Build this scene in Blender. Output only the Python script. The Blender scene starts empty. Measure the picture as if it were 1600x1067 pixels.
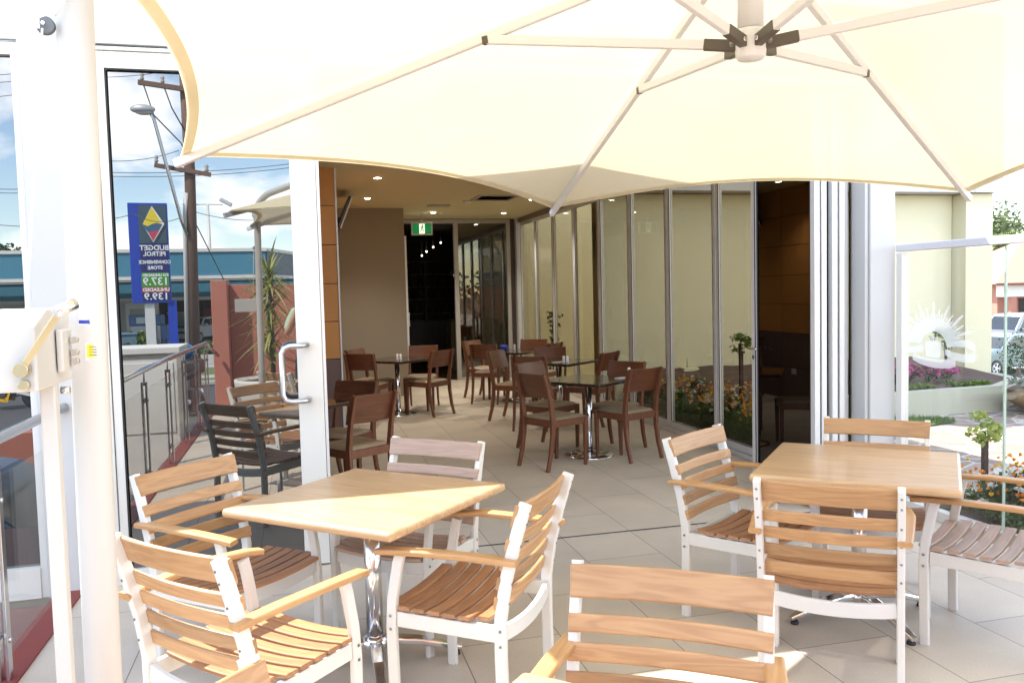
import bpy, bmesh, math, random
from mathutils import Vector, Matrix
random.seed(7)
PI = math.pi
SC = bpy.context.scene
COL = SC.collection

# ------------------------------------------------------------------ camera
CAM_H = 1.6
PITCH, ROLL, TH = math.radians(3.45), math.radians(-1.43), math.radians(14.27)
def cam_matrix():
    cp, sp, cr, sr = math.cos(PITCH), math.sin(PITCH), math.cos(ROLL), math.sin(ROLL)
    A = Matrix(((1, 0, 0), (0, -sp, -cp), (0, cp, -sp)))
    B = Matrix(((cr, -sr, 0), (sr, cr, 0), (0, 0, 1)))
    W = Matrix(((math.cos(TH), -math.sin(TH), 0), (math.sin(TH), math.cos(TH), 0), (0, 0, 1)))
    M = B @ A @ W
    r, d, f = M[0], M[1], M[2]
    m = Matrix(((r[0], -d[0], -f[0]), (r[1], -d[1], -f[1]), (r[2], -d[2], -f[2]))).to_4x4()
    m.translation = (0, 0, CAM_H)
    return m
cd = bpy.data.cameras.new("camera"); cam = bpy.data.objects.new("camera", cd); COL.objects.link(cam)
cam.matrix_world = cam_matrix()
cd.sensor_width = 36; cd.lens = 36 * 1294 / 1600; cd.clip_start = 0.04; cd.clip_end = 2000
SC.camera = cam

# ------------------------------------------------------------------ light
SUN = Vector((-0.57, 0.58, 1.0)).normalized()      # direction towards the sun
sl = bpy.data.lights.new("sun", 'SUN'); sl.energy = 3.2; sl.angle = math.radians(0.55); sl.color = (1.0, 0.95, 0.87)
so = bpy.data.objects.new("sun", sl); COL.objects.link(so)
so.rotation_euler = SUN.to_track_quat('Z', 'Y').to_euler(); so.location = (0, 0, 30)

world = bpy.data.worlds.new("World"); SC.world = world; world.use_nodes = True
def build_world():
    nt = world.node_tree; N = nt.nodes; L = nt.links; N.clear()
    out = N.new('ShaderNodeOutputWorld'); bg = N.new('ShaderNodeBackground')
    sky = N.new('ShaderNodeTexSky'); sky.sky_type = 'NISHITA'; sky.sun_disc = False
    sky.sun_elevation = math.asin(SUN.z); sky.sun_rotation = math.atan2(SUN.x, SUN.y)
    sky.air_density = 1.0; sky.dust_density = 0.1; sky.ozone_density = 2.0
    tc = N.new('ShaderNodeTexCoord'); sep = N.new('ShaderNodeSeparateXYZ')
    L.new(tc.outputs['Generated'], sep.inputs[0])
    add = N.new('ShaderNodeMath'); add.operation = 'ADD'; add.inputs[1].default_value = 0.38
    mx = N.new('ShaderNodeMath'); mx.operation = 'MAXIMUM'; mx.inputs[1].default_value = 0.0
    L.new(sep.outputs['Z'], mx.inputs[0]); L.new(mx.outputs[0], add.inputs[0])
    dx = N.new('ShaderNodeMath'); dx.operation = 'DIVIDE'; dy = N.new('ShaderNodeMath'); dy.operation = 'DIVIDE'
    L.new(sep.outputs['X'], dx.inputs[0]); L.new(add.outputs[0], dx.inputs[1])
    L.new(sep.outputs['Y'], dy.inputs[0]); L.new(add.outputs[0], dy.inputs[1])
    cmb = N.new('ShaderNodeCombineXYZ'); L.new(dx.outputs[0], cmb.inputs[0]); L.new(dy.outputs[0], cmb.inputs[1])
    nz = N.new('ShaderNodeTexNoise'); nz.inputs['Scale'].default_value = 2.0; nz.inputs['Detail'].default_value = 9
    nz.inputs['Roughness'].default_value = 0.56; nz.inputs['Distortion'].default_value = 0.25
    mp = N.new('ShaderNodeMapping'); mp.inputs['Location'].default_value = (3.1, 1.7, 0.0)
    L.new(cmb.outputs[0], mp.inputs[0]); L.new(mp.outputs[0], nz.inputs['Vector'])
    rp = N.new('ShaderNodeValToRGB'); rp.color_ramp.elements[0].position = 0.50; rp.color_ramp.elements[1].position = 0.64
    rp.color_ramp.elements[0].color = (0, 0, 0, 1); rp.color_ramp.elements[1].color = (1, 1, 1, 1)
    L.new(nz.outputs['Fac'], rp.inputs[0])
    nz2 = N.new('ShaderNodeTexNoise'); nz2.inputs['Scale'].default_value = 2.6; nz2.inputs['Detail'].default_value = 5
    L.new(mp.outputs[0], nz2.inputs['Vector'])
    cc = N.new('ShaderNodeMix'); cc.data_type = 'RGBA'
    L.new(nz2.outputs['Fac'], cc.inputs['Factor'])
    cc.inputs['A'].default_value = (7.6, 7.5, 7.5, 1); cc.inputs['B'].default_value = (12.4, 11.9, 11.3, 1)
    mix = N.new('ShaderNodeMix'); mix.data_type = 'RGBA'
    hs_ = N.new('ShaderNodeHueSaturation'); hs_.inputs['Saturation'].default_value = 0.95; L.new(sky.outputs[0], hs_.inputs['Color'])
    L.new(rp.outputs[0], mix.inputs['Factor']); L.new(hs_.outputs[0], mix.inputs['A']); L.new(cc.outputs['Result'], mix.inputs['B'])
    L.new(mix.outputs['Result'], bg.inputs['Color']); bg.inputs['Strength'].default_value = 0.145
    L.new(bg.outputs[0], out.inputs[0])
build_world()
SC.view_settings.view_transform = 'Standard'; SC.view_settings.look = 'None'
SC.view_settings.exposure = 2.3; SC.view_settings.gamma = 1.0
try:
    SC.cycles.max_bounces = 14; SC.cycles.transparent_max_bounces = 24; SC.cycles.diffuse_bounces = 6
    SC.cycles.glossy_bounces = 5; SC.cycles.caustics_reflective = False; SC.cycles.sample_clamp_indirect = 8
    SC.cycles.use_denoising = True
except Exception: pass

# ------------------------------------------------------------------ materials
MATS = {}
def mat(name, color=(.8, .8, .8), rough=.5, metal=0., spec=.5, noise=None, bump=None, island=0., objrand=0., emit=None, emit_s=0.):
    """noise=(scale, amount, (sx,sy,sz)) mottles the colour; bump=(scale, strength)"""
    if name in MATS: return MATS[name]
    m = bpy.data.materials.new(name); m.use_nodes = True; MATS[name] = m
    nt = m.node_tree; N = nt.nodes; L = nt.links; b = N['Principled BSDF']
    b.inputs['Base Color'].default_value = (*color, 1); b.inputs['Roughness'].default_value = rough
    b.inputs['Metallic'].default_value = metal; b.inputs['Specular IOR Level'].default_value = spec
    last = None
    tc = N.new('ShaderNodeTexCoord')
    if noise or island or objrand:
        rgb = N.new('ShaderNodeRGB'); rgb.outputs[0].default_value = (*color, 1); last = rgb.outputs[0]
        def mul(fac_socket, amt):
            nonlocal last
            mr = N.new('ShaderNodeMapRange'); mr.inputs['To Min'].default_value = 1 - amt; mr.inputs['To Max'].default_value = 1 + amt * .6
            L.new(fac_socket, mr.inputs['Value'])
            vm = N.new('ShaderNodeVectorMath'); vm.operation = 'SCALE'; L.new(last, vm.inputs[0]); L.new(mr.outputs[0], vm.inputs['Scale']); last = vm.outputs[0]
        if noise:
            mp = N.new('ShaderNodeMapping'); mp.inputs['Scale'].default_value = noise[2] if len(noise) > 2 else (1, 1, 1)
            L.new(tc.outputs['Object'], mp.inputs[0]); nz = N.new('ShaderNodeTexNoise'); nz.inputs['Scale'].default_value = noise[0]; nz.inputs['Detail'].default_value = 6
            nz.inputs['Roughness'].default_value = .6
            L.new(mp.outputs[0], nz.inputs['Vector']); mul(nz.outputs['Fac'], noise[1])
        if island:
            g = N.new('ShaderNodeNewGeometry'); mul(g.outputs['Random Per Island'], island)
        if objrand:
            oi = N.new('ShaderNodeObjectInfo'); mul(oi.outputs['Random'], objrand)
        L.new(last, b.inputs['Base Color'])
    if bump:
        nb = N.new('ShaderNodeTexNoise'); nb.inputs['Scale'].default_value = bump[0]; nb.inputs['Detail'].default_value = 5
        L.new(tc.outputs['Object'], nb.inputs['Vector']); bp = N.new('ShaderNodeBump'); bp.inputs['Strength'].default_value = bump[1]; bp.inputs['Distance'].default_value = .01
        L.new(nb.outputs['Fac'], bp.inputs['Height']); L.new(bp.outputs[0], b.inputs['Normal'])
    if emit:
        b.inputs['Emission Color'].default_value = (*emit, 1); b.inputs['Emission Strength'].default_value = emit_s
    return m

def wood(name, c1, c2, rough=.45, axis='x', scale=1.0, island=.25, coat=0.):
    if name in MATS: return MATS[name]
    m = bpy.data.materials.new(name); m.use_nodes = True; MATS[name] = m
    nt = m.node_tree; N = nt.nodes; L = nt.links; b = N['Principled BSDF']
    tc = N.new('ShaderNodeTexCoord'); mp = N.new('ShaderNodeMapping')
    s = {'x': (1.2, 14, 14), 'y': (14, 1.2, 14), 'z': (14, 14, 1.2)}[axis]
    mp.inputs['Scale'].default_value = tuple(v * scale for v in s)
    g = N.new('ShaderNodeNewGeometry'); oi = N.new('ShaderNodeObjectInfo')
    ad = N.new('ShaderNodeMath'); ad.operation = 'MULTIPLY_ADD'; ad.inputs[1].default_value = 37.0
    L.new(g.outputs['Random Per Island'], ad.inputs[0]); 
    om = N.new('ShaderNodeMath'); om.operation = 'MULTIPLY'; om.inputs[1].default_value = 91.0
    L.new(oi.outputs['Random'], om.inputs[0]); L.new(om.outputs[0], ad.inputs[2])
    cx = N.new('ShaderNodeCombineXYZ')
    for i in range(3): L.new(ad.outputs[0], cx.inputs[i])
    va = N.new('ShaderNodeVectorMath'); va.operation = 'ADD'
    L.new(tc.outputs['Object'], mp.inputs[0]); L.new(mp.outputs[0], va.inputs[0]); L.new(cx.outputs[0], va.inputs[1])
    nz = N.new('ShaderNodeTexNoise'); nz.inputs['Scale'].default_value = 1.0; nz.inputs['Detail'].default_value = 3; nz.inputs['Distortion'].default_value = .6
    L.new(va.outputs[0], nz.inputs['Vector'])
    wv = N.new('ShaderNodeMath'); wv.operation = 'MULTIPLY'; wv.inputs[1].default_value = 46.0; L.new(nz.outputs['Fac'], wv.inputs[0])
    sn = N.new('ShaderNodeMath'); sn.operation = 'SINE'; L.new(wv.outputs[0], sn.inputs[0])
    mr = N.new('ShaderNodeMapRange'); mr.inputs['From Min'].default_value = -1; L.new(sn.outputs[0], mr.inputs['Value'])
    fine = N.new('ShaderNodeTexNoise'); fine.inputs['Scale'].default_value = 6.0; fine.inputs['Detail'].default_value = 4; L.new(va.outputs[0], fine.inputs['Vector'])
    av = N.new('ShaderNodeMath'); av.operation = 'MULTIPLY_ADD'; av.inputs[1].default_value = .42; L.new(mr.outputs[0], av.inputs[0])
    fm = N.new('ShaderNodeMath'); fm.operation = 'MULTIPLY'; fm.inputs[1].default_value = .62; L.new(fine.outputs['Fac'], fm.inputs[0]); L.new(fm.outputs[0], av.inputs[2])
    mx = N.new('ShaderNodeMix'); mx.data_type = 'RGBA'; mx.inputs['A'].default_value = (*c1, 1); mx.inputs['B'].default_value = (*c2, 1)
    L.new(av.outputs[0], mx.inputs['Factor'])
    m2 = N.new('ShaderNodeMapRange'); m2.inputs['To Min'].default_value = 1 - island; m2.inputs['To Max'].default_value = 1 + island * .5
    L.new(g.outputs['Random Per Island'], m2.inputs['Value'])
    vs = N.new('ShaderNodeVectorMath'); vs.operation = 'SCALE'; L.new(mx.outputs['Result'], vs.inputs[0]); L.new(m2.outputs[0], vs.inputs['Scale'])
    L.new(vs.outputs[0], b.inputs['Base Color']); b.inputs['Roughness'].default_value = rough
    bp = N.new('ShaderNodeBump'); bp.inputs['Strength'].default_value = .15; bp.inputs['Distance'].default_value = .002
    L.new(av.outputs[0], bp.inputs['Height']); L.new(bp.outputs[0], b.inputs['Normal'])
    if coat: b.inputs['Coat Weight'].default_value = coat; b.inputs['Coat Roughness'].default_value = .12
    return m

def glass(name, tint=(1, 1, 1), refl=.06, back=None, rough=0.):
    """clear or tinted pane: transparent tint (or a dark backing) under a mirror-sharp reflection"""
    if name in MATS: return MATS[name]
    m = bpy.data.materials.new(name); m.use_nodes = True; MATS[name] = m
    nt = m.node_tree; N = nt.nodes; L = nt.links; N.clear()
    out = N.new('ShaderNodeOutputMaterial'); mx = N.new('ShaderNodeMixShader'); gl = N.new('ShaderNodeBsdfGlossy'); gl.inputs['Roughness'].default_value = rough
    if back: base = N.new('ShaderNodeBsdfDiffuse'); base.inputs['Color'].default_value = (*back, 1)
    else: base = N.new('ShaderNodeBsdfTransparent'); base.inputs['Color'].default_value = (*tint, 1)
    lw = N.new('ShaderNodeLayerWeight'); lw.inputs['Blend'].default_value = .25
    mr = N.new('ShaderNodeMapRange'); mr.inputs['To Min'].default_value = refl; mr.inputs['To Max'].default_value = min(1, refl * 4 + .1)
    L.new(lw.outputs['Facing'], mr.inputs['Value'])
    pw = N.new('ShaderNodeMath'); pw.operation = 'POWER'; pw.inputs[1].default_value = 3.0; L.new(lw.outputs['Facing'], pw.inputs[0]); L.new(pw.outputs[0], mr.inputs['Value'])
    L.new(mr.outputs[0], mx.inputs[0]); L.new(base.outputs[0], mx.inputs[1]); L.new(gl.outputs[0], mx.inputs[2]); L.new(mx.outputs[0], out.inputs[0])
    return m

def cloth(name, color, trans=.55, hole=0.0):
    if name in MATS: return MATS[name]
    m = bpy.data.materials.new(name); m.use_nodes = True; MATS[name] = m
    nt = m.node_tree; N = nt.nodes; L = nt.links; N.clear()
    out = N.new('ShaderNodeOutputMaterial'); d = N.new('ShaderNodeBsdfDiffuse'); t = N.new('ShaderNodeBsdfTranslucent'); mx = N.new('ShaderNodeMixShader'); mx.inputs[0].default_value = trans
    tc = N.new('ShaderNodeTexCoord'); wv = N.new('ShaderNodeTexWave'); wv.inputs['Scale'].default_value = 60; wv.inputs['Distortion'].default_value = .6; wv.bands_direction = 'DIAGONAL'
    L.new(tc.outputs['Object'], wv.inputs['Vector'])
    c = N.new('ShaderNodeMix'); c.data_type = 'RGBA'; c.inputs['A'].default_value = (*[v * .88 for v in color], 1); c.inputs['B'].default_value = (*color, 1)
    nz = N.new('ShaderNodeTexNoise'); nz.inputs['Scale'].default_value = 1.3; nz.inputs['Detail'].default_value = 7; L.new(tc.outputs['Object'], nz.inputs['Vector'])
    sc_ = N.new('ShaderNodeMapRange'); sc_.inputs['From Min'].default_value = .3; sc_.inputs['From Max'].default_value = .75; sc_.inputs['To Min'].default_value = 1.02; sc_.inputs['To Max'].default_value = .88; L.new(nz.outputs['Fac'], sc_.inputs['Value'])
    vs = N.new('ShaderNodeVectorMath'); vs.operation = 'SCALE'; L.new(c.outputs['Result'], vs.inputs[0]); L.new(sc_.outputs[0], vs.inputs['Scale'])
    L.new(wv.outputs['Fac'], c.inputs['Factor']); L.new(vs.outputs[0], d.inputs[0]); L.new(vs.outputs[0], t.inputs[0])
    L.new(d.outputs[0], mx.inputs[1]); L.new(t.outputs[0], mx.inputs[2])
    tr = N.new('ShaderNodeBsdfTransparent'); m2 = N.new('ShaderNodeMixShader'); m2.inputs[0].default_value = hole
    L.new(mx.outputs[0], m2.inputs[1]); L.new(tr.outputs[0], m2.inputs[2]); L.new(m2.outputs[0], out.inputs[0])
    return m

def leafmat(name, c1, c2, trans=.35):
    if name in MATS: return MATS[name]
    m = bpy.data.materials.new(name); m.use_nodes = True; MATS[name] = m
    nt = m.node_tree; N = nt.nodes; L = nt.links; N.clear()
    out = N.new('ShaderNodeOutputMaterial'); d = N.new('ShaderNodeBsdfPrincipled'); d.inputs['Roughness'].default_value = .55
    t = N.new('ShaderNodeBsdfTranslucent'); mx = N.new('ShaderNodeMixShader'); mx.inputs[0].default_value = trans
    g = N.new('ShaderNodeNewGeometry'); c = N.new('ShaderNodeMix'); c.data_type = 'RGBA'; c.inputs['A'].default_value = (*c1, 1); c.inputs['B'].default_value = (*c2, 1)
    L.new(g.outputs['Random Per Island'], c.inputs['Factor']); L.new(c.outputs['Result'], d.inputs['Base Color']); L.new(c.outputs['Result'], t.inputs[0])
    L.new(d.outputs[0], mx.inputs[1]); L.new(t.outputs[0], mx.inputs[2]); L.new(mx.outputs[0], out.inputs[0])
    return m

def tilemat(name, color, joint, w, l, jw=.004, rough=.55, off=(0, 0), rot90=True):
    if name in MATS: return MATS[name]
    m = bpy.data.materials.new(name); m.use_nodes = True; MATS[name] = m
    nt = m.node_tree; N = nt.nodes; L = nt.links; b = N['Principled BSDF']
    tc = N.new('ShaderNodeTexCoord'); mp = N.new('ShaderNodeMapping'); mp.vector_type = 'TEXTURE'
    mp.inputs['Location'].default_value = (off[0], off[1], 0)
    if rot90: mp.inputs['Rotation'].default_value = (0, 0, PI / 2)
    L.new(tc.outputs['Object'], mp.inputs[0])
    br = N.new('ShaderNodeTexBrick'); br.inputs['Scale'].default_value = 1.0; br.inputs['Brick Width'].default_value = l; br.inputs['Row Height'].default_value = w
    br.inputs['Mortar Size'].default_value = jw / 2; br.inputs['Mortar Smooth'].default_value = .2; br.offset = .5
    br.inputs['Color1'].default_value = (*color, 1); br.inputs['Color2'].default_value = (*[v * .88 for v in color], 1); br.inputs['Mortar'].default_value = (*joint, 1)
    L.new(mp.outputs[0], br.inputs['Vector'])
    nz = N.new('ShaderNodeTexNoise'); nz.inputs['Scale'].default_value = 2.2; nz.inputs['Detail'].default_value = 8; L.new(tc.outputs['Object'], nz.inputs['Vector'])
    n2 = N.new('ShaderNodeTexNoise'); n2.inputs['Scale'].default_value = 140; n2.inputs['Detail'].default_value = 2; L.new(tc.outputs['Object'], n2.inputs['Vector'])
    a = N.new('ShaderNodeMath'); a.operation = 'ADD'; L.new(nz.outputs['Fac'], a.inputs[0]); L.new(n2.outputs['Fac'], a.inputs[1])
    mr = N.new('ShaderNodeMapRange'); mr.inputs['From Min'].default_value = .6; mr.inputs['From Max'].default_value = 1.4; mr.inputs['To Min'].default_value = .80; mr.inputs['To Max'].default_value = 1.10
    L.new(a.outputs[0], mr.inputs['Value'])
    vs = N.new('ShaderNodeVectorMath'); vs.operation = 'SCALE'; L.new(br.outputs['Color'], vs.inputs[0]); L.new(mr.outputs[0], vs.inputs['Scale']); L.new(vs.outputs[0], b.inputs['Base Color'])
    b.inputs['Roughness'].default_value = rough
    bp = N.new('ShaderNodeBump'); bp.inputs['Strength'].default_value = .3; bp.inputs['Distance'].default_value = .003
    inv = N.new('ShaderNodeMath'); inv.operation = 'SUBTRACT'; inv.inputs[0].default_value = 1; L.new(br.outputs['Fac'], inv.inputs[1]); L.new(inv.outputs[0], bp.inputs['Height']); L.new(bp.outputs[0], b.inputs['Normal'])
    return m

def crazymat(name, color, joint, scale):
    if name in MATS: return MATS[name]
    m = bpy.data.materials.new(name); m.use_nodes = True; MATS[name] = m
    nt = m.node_tree; N = nt.nodes; L = nt.links; b = N['Principled BSDF']; b.inputs['Roughness'].default_value = .8
    tc = N.new('ShaderNodeTexCoord')
    v = N.new('ShaderNodeTexVoronoi'); v.feature = 'DISTANCE_TO_EDGE'; v.inputs['Scale'].default_value = scale; L.new(tc.outputs['Object'], v.inputs['Vector'])
    v2 = N.new('ShaderNodeTexVoronoi'); v2.inputs['Scale'].default_value = scale; L.new(tc.outputs['Object'], v2.inputs['Vector'])
    st = N.new('ShaderNodeMapRange'); st.inputs['From Min'].default_value = .03; st.inputs['From Max'].default_value = .05; L.new(v.outputs['Distance'], st.inputs['Value'])
    sp = N.new('ShaderNodeSeparateXYZ'); L.new(v2.outputs['Color'], sp.inputs[0])
    c = N.new('ShaderNodeMix'); c.data_type = 'RGBA'; c.inputs['A'].default_value = (*color, 1); c.inputs['B'].default_value = (*[k * .72 for k in color], 1); L.new(sp.outputs[0], c.inputs['Factor'])
    d = N.new('ShaderNodeMix'); d.data_type = 'RGBA'; d.inputs['A'].default_value = (*joint, 1); L.new(c.outputs['Result'], d.inputs['B']); L.new(st.outputs[0], d.inputs['Factor'])
    L.new(d.outputs['Result'], b.inputs['Base Color'])
    return m

WHITE = mat('white_powdercoat', (.655, .64, .60), .38, noise=(2.5, .05))
WALLW = mat('white_wall_panel', (.50, .495, .485), .6, noise=(3, .03))
ALU = mat('anodised_aluminium', (.66, .655, .65), .38, .15, noise=(20, .05))
STEEL = mat('brushed_steel', (.62, .62, .62), .22, 1.0)
CHROME = mat('polished_chrome', (.78, .78, .79), .15, 1.0)
BLACK = mat('black_rubber', (.018, .018, .02), .6)
DGREY = mat('dark_grey_metal', (.06, .06, .065), .4)
TEAK = wood('oiled_teak', (.55, .325, .15), (.37, .19, .082), .42, 'x', 1.0, .30)
TEAKY = wood('oiled_teak_arm', (.54, .315, .135), (.40, .205, .08), .40, 'y', 1.0, .2)
TABW = wood('oak_laminate_top', (.60, .41, .225), (.43, .255, .125), .36, 'y', .7, 0.0, .25)
DWOOD = wood('dark_stained_timber', (.21, .078, .038), (.12, .042, .020), .38, 'z', 1.1, .12, .2)
DPLY = wood('dark_stained_plywood', (.20, .074, .035), (.10, .035, .017), .34, 'x', .8, .1, .25)
DTOP = wood('dark_stained_table_top', (.050, .026, .017), (.030, .014, .010), .16, 'x', .8, 0, .5)
PAD = mat('beige_vinyl_pad', (.34, .25, .165), .45, noise=(30, .06))
CLOTH = cloth('cream_shade_cloth', (.81, .73, .50), .235, .04)
HEM = cloth('cream_shade_cloth_hem', (.80, .73, .53), .21, 0.0)

# ------------------------------------------------------------------ mesh helpers
class MB:
    def __init__(s): s.v = []; s.f = []; s.sm = []
    def add(s, vs, fs, smooth=False):
        o = len(s.v); s.v += [tuple(v) for v in vs]; s.f += [tuple(i + o for i in f) for f in fs]; s.sm += [smooth] * len(fs); return s
    def box(s, x0, y0, z0, x1, y1, z1):
        if x0 > x1: x0, x1 = x1, x0
        if y0 > y1: y0, y1 = y1, y0
        if z0 > z1: z0, z1 = z1, z0
        return s.add([(x0, y0, z0), (x1, y0, z0), (x1, y1, z0), (x0, y1, z0), (x0, y0, z1), (x1, y0, z1), (x1, y1, z1), (x0, y1, z1)],
                     [(0, 3, 2, 1), (4, 5, 6, 7), (0, 1, 5, 4), (1, 2, 6, 5), (2, 3, 7, 6), (3, 0, 4, 7)])
    def sweep(s, pts, sec, side=None, cap=True, smooth=False, closed_sec=True, scales=None):
        """sweep 2-D section [(a,b)] along pts; a runs along 'side', b along the other normal"""
        pts = [Vector(p) for p in pts]; n = len(pts); k = len(sec); vs = []
        up = None
        for i, p in enumerate(pts):
            t = (pts[min(i + 1, n - 1)] - pts[max(i - 1, 0)]).normalized()
            if side is not None: a = Vector(side); a = (a - t * a.dot(t)).normalized()
            else:
                if up is None: up = Vector((0, 0, 1)) if abs(t.z) < .9 else Vector((0, 1, 0))
                a = t.cross(up).normalized(); 
            b = a.cross(t).normalized()
            if side is None: up = b
            q = scales[i] if scales else 1.0
            for (u, w) in sec: vs.append(p + a * u * q + b * w * q)
        fs = []
        for i in range(n - 1):
            for j in range(k):
                j2 = (j + 1) % k
                fs.append((i * k + j, i * k + j2, (i + 1) * k + j2, (i + 1) * k + j))
        s.add(vs, fs, smooth)
        if cap:
            o = len(s.v) - len(vs)
            s.f.append(tuple(o + j for j in reversed(range(k)))); s.sm.append(False)
            s.f.append(tuple(o + (n - 1) * k + j for j in range(k))); s.sm.append(False)
        return s
    def bar(s, pts, w, h, side=None, r=0., scales=None):
        if r: sec = rrect(w, h, r)
        else: sec = [(-w / 2, -h / 2), (w / 2, -h / 2), (w / 2, h / 2), (-w / 2, h / 2)]
        return s.sweep(pts, sec, side, scales=scales, smooth=False)
    def tube(s, pts, r, n=12, cap=True, scales=None):
        return s.sweep(pts, [(r * math.cos(2 * PI * i / n), r * math.sin(2 * PI * i / n)) for i in range(n)], None, cap, True, scales=scales)
    def lathe(s, prof, c=(0, 0, 0), n=24, axis='z', smooth=True):
        vs = []; 
        for (r, z) in prof:
            for i in range(n):
                a = 2 * PI * i / n; p = (r * math.cos(a), r * math.sin(a), z)
                if axis == 'x': p = (p[2], p[0], p[1])
                if axis == 'y': p = (p[0], p[2], p[1])
                vs.append((c[0] + p[0], c[1] + p[1], c[2] + p[2]))
        fs = [(i * n + j, i * n + (j + 1) % n, (i + 1) * n + (j + 1) % n, (i + 1) * n + j) for i in range(len(prof) - 1) for j in range(n)]
        s.add(vs, fs, smooth); o = len(s.v) - len(vs)
        s.f.append(tuple(o + j for j in reversed(range(n)))); s.sm.append(False)
        s.f.append(tuple(o + (len(prof) - 1) * n + j for j in range(n))); s.sm.append(False)
        return s
    def prism(s, poly, axis, a0, a1):
        """extrude a 2-D polygon along an axis: 'x' -> poly is (y,z), 'y' -> (x,z), 'z' -> (x,y)"""
        def P(u, v, a): return {'x': (a, u, v), 'y': (u, a, v), 'z': (u, v, a)}[axis]
        n = len(poly); vs = [P(u, v, a0) for u, v in poly] + [P(u, v, a1) for u, v in poly]
        fs = [tuple(reversed(range(n))), tuple(range(n, 2 * n))] + [(i, (i + 1) % n, n + (i + 1) % n, n + i) for i in range(n)]
        return s.add(vs, fs)
    def grid(s, fn, nu, nv, smooth=True, flip=False):
        vs = [fn(i / nu, j / nv) for i in range(nu + 1) for j in range(nv + 1)]
        fs = [(i * (nv + 1) + j, (i + 1) * (nv + 1) + j, (i + 1) * (nv + 1) + j + 1, i * (nv + 1) + j + 1) for i in range(nu) for j in range(nv)]
        return s.add(vs, fs, smooth)
    def ball(s, c, r, sx=1, sy=1, sz=1, nu=12, nv=8, jit=0):
        def fn(u, v):
            a = u * 2 * PI; b = (v - .5) * PI
            return (c[0] + r * sx * math.cos(a) * math.cos(b), c[1] + r * sy * math.sin(a) * math.cos(b), c[2] + r * sz * math.sin(b))
        return s.grid(fn, nu, nv)
    def xf(s, M, start=0):
        for i in range(start, len(s.v)): s.v[i] = tuple(M @ Vector(s.v[i]))
        return s

def rrect(w, h, r, n=3):
    pts = []
    for cx, cy, a0 in ((w / 2 - r, h / 2 - r, 0), (-w / 2 + r, h / 2 - r, 90), (-w / 2 + r, -h / 2 + r, 180), (w / 2 - r, -h / 2 + r, 270)):
        for i in range(n + 1):
            a = math.radians(a0 + 90 * i / n); pts.append((cx + r * math.cos(a), cy + r * math.sin(a)))
    return pts

def obj(name, mb, m, parent=None, label=None, cat=None, group=None, kind=None, bevel=0., seg=2, loc=None, rotz=0, merge=False, weld=True):
    me = bpy.data.meshes.new(name); me.from_pydata(mb.v, [], mb.f)
    me.polygons.foreach_set('use_smooth', mb.sm); me.materials.append(m)
    if weld and len(mb.f) < 20000:
        bm = bmesh.new(); bm.from_mesh(me); bmesh.ops.recalc_face_normals(bm, faces=bm.faces); bm.to_mesh(me); bm.free()
    me.update()
    o = bpy.data.objects.new(name, me); COL.objects.link(o)
    if parent: o.parent = parent
    if loc: o.location = loc
    if rotz: o.rotation_euler = (0, 0, rotz)
    if bevel:
        b = o.modifiers.new('bevel', 'BEVEL'); b.width = bevel; b.segments = seg; b.limit_method = 'ANGLE'; b.angle_limit = math.radians(50)
    tag(o, label, cat, group, kind); return o
def tag(o, label=None, cat=None, group=None, kind=None):
    if label: o['label'] = label
    if cat: o['category'] = cat
    if group: o['group'] = group
    if kind: o['kind'] = kind
    return o
def empty(name, loc, rotz=0, label=None, cat=None, group=None):
    o = bpy.data.objects.new(name, None); o.empty_display_size = .1; COL.objects.link(o); o.location = loc; o.rotation_euler = (0, 0, rotz)
    return tag(o, label, cat, group)
CH = {}
def dup(root, loc, rotz, label=None, group=None, scale=None):
    r = root.copy(); COL.objects.link(r); r.location = loc; r.rotation_euler = (0, 0, rotz)
    if label: r['label'] = label
    if group: r['group'] = group
    if scale: r.scale = scale
    for ch in [o for o in bpy.data.objects if o.parent == root]:
        c = ch.copy(); COL.objects.link(c); c.parent = r
        for g in [o for o in bpy.data.objects if o.parent == ch]:
            d = g.copy(); COL.objects.link(d); d.parent = c
    return r
def textmesh(name, s, size, m, parent=None, loc=(0, 0, 0), rot=(0, 0, 0), ext=.002, align='CENTER', sx=1.0, bold=0.0):
    cu = bpy.data.curves.new(name + '_curve', 'FONT'); cu.body = s; cu.size = size; cu.extrude = ext; cu.align_x = align; cu.align_y = 'CENTER'; cu.offset = bold; cu.resolution_u = 3
    to = bpy.data.objects.new('tmp', cu); COL.objects.link(to); bpy.context.view_layer.update()
    me = bpy.data.meshes.new_from_object(to.evaluated_get(bpy.context.evaluated_depsgraph_get())); bpy.data.objects.remove(to)
    me.materials.clear(); me.materials.append(m)
    o = bpy.data.objects.new(name, me); COL.objects.link(o); o.location = loc; o.rotation_euler = rot; o.scale = (sx, 1, 1)
    if parent: o.parent = parent
    return o

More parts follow.
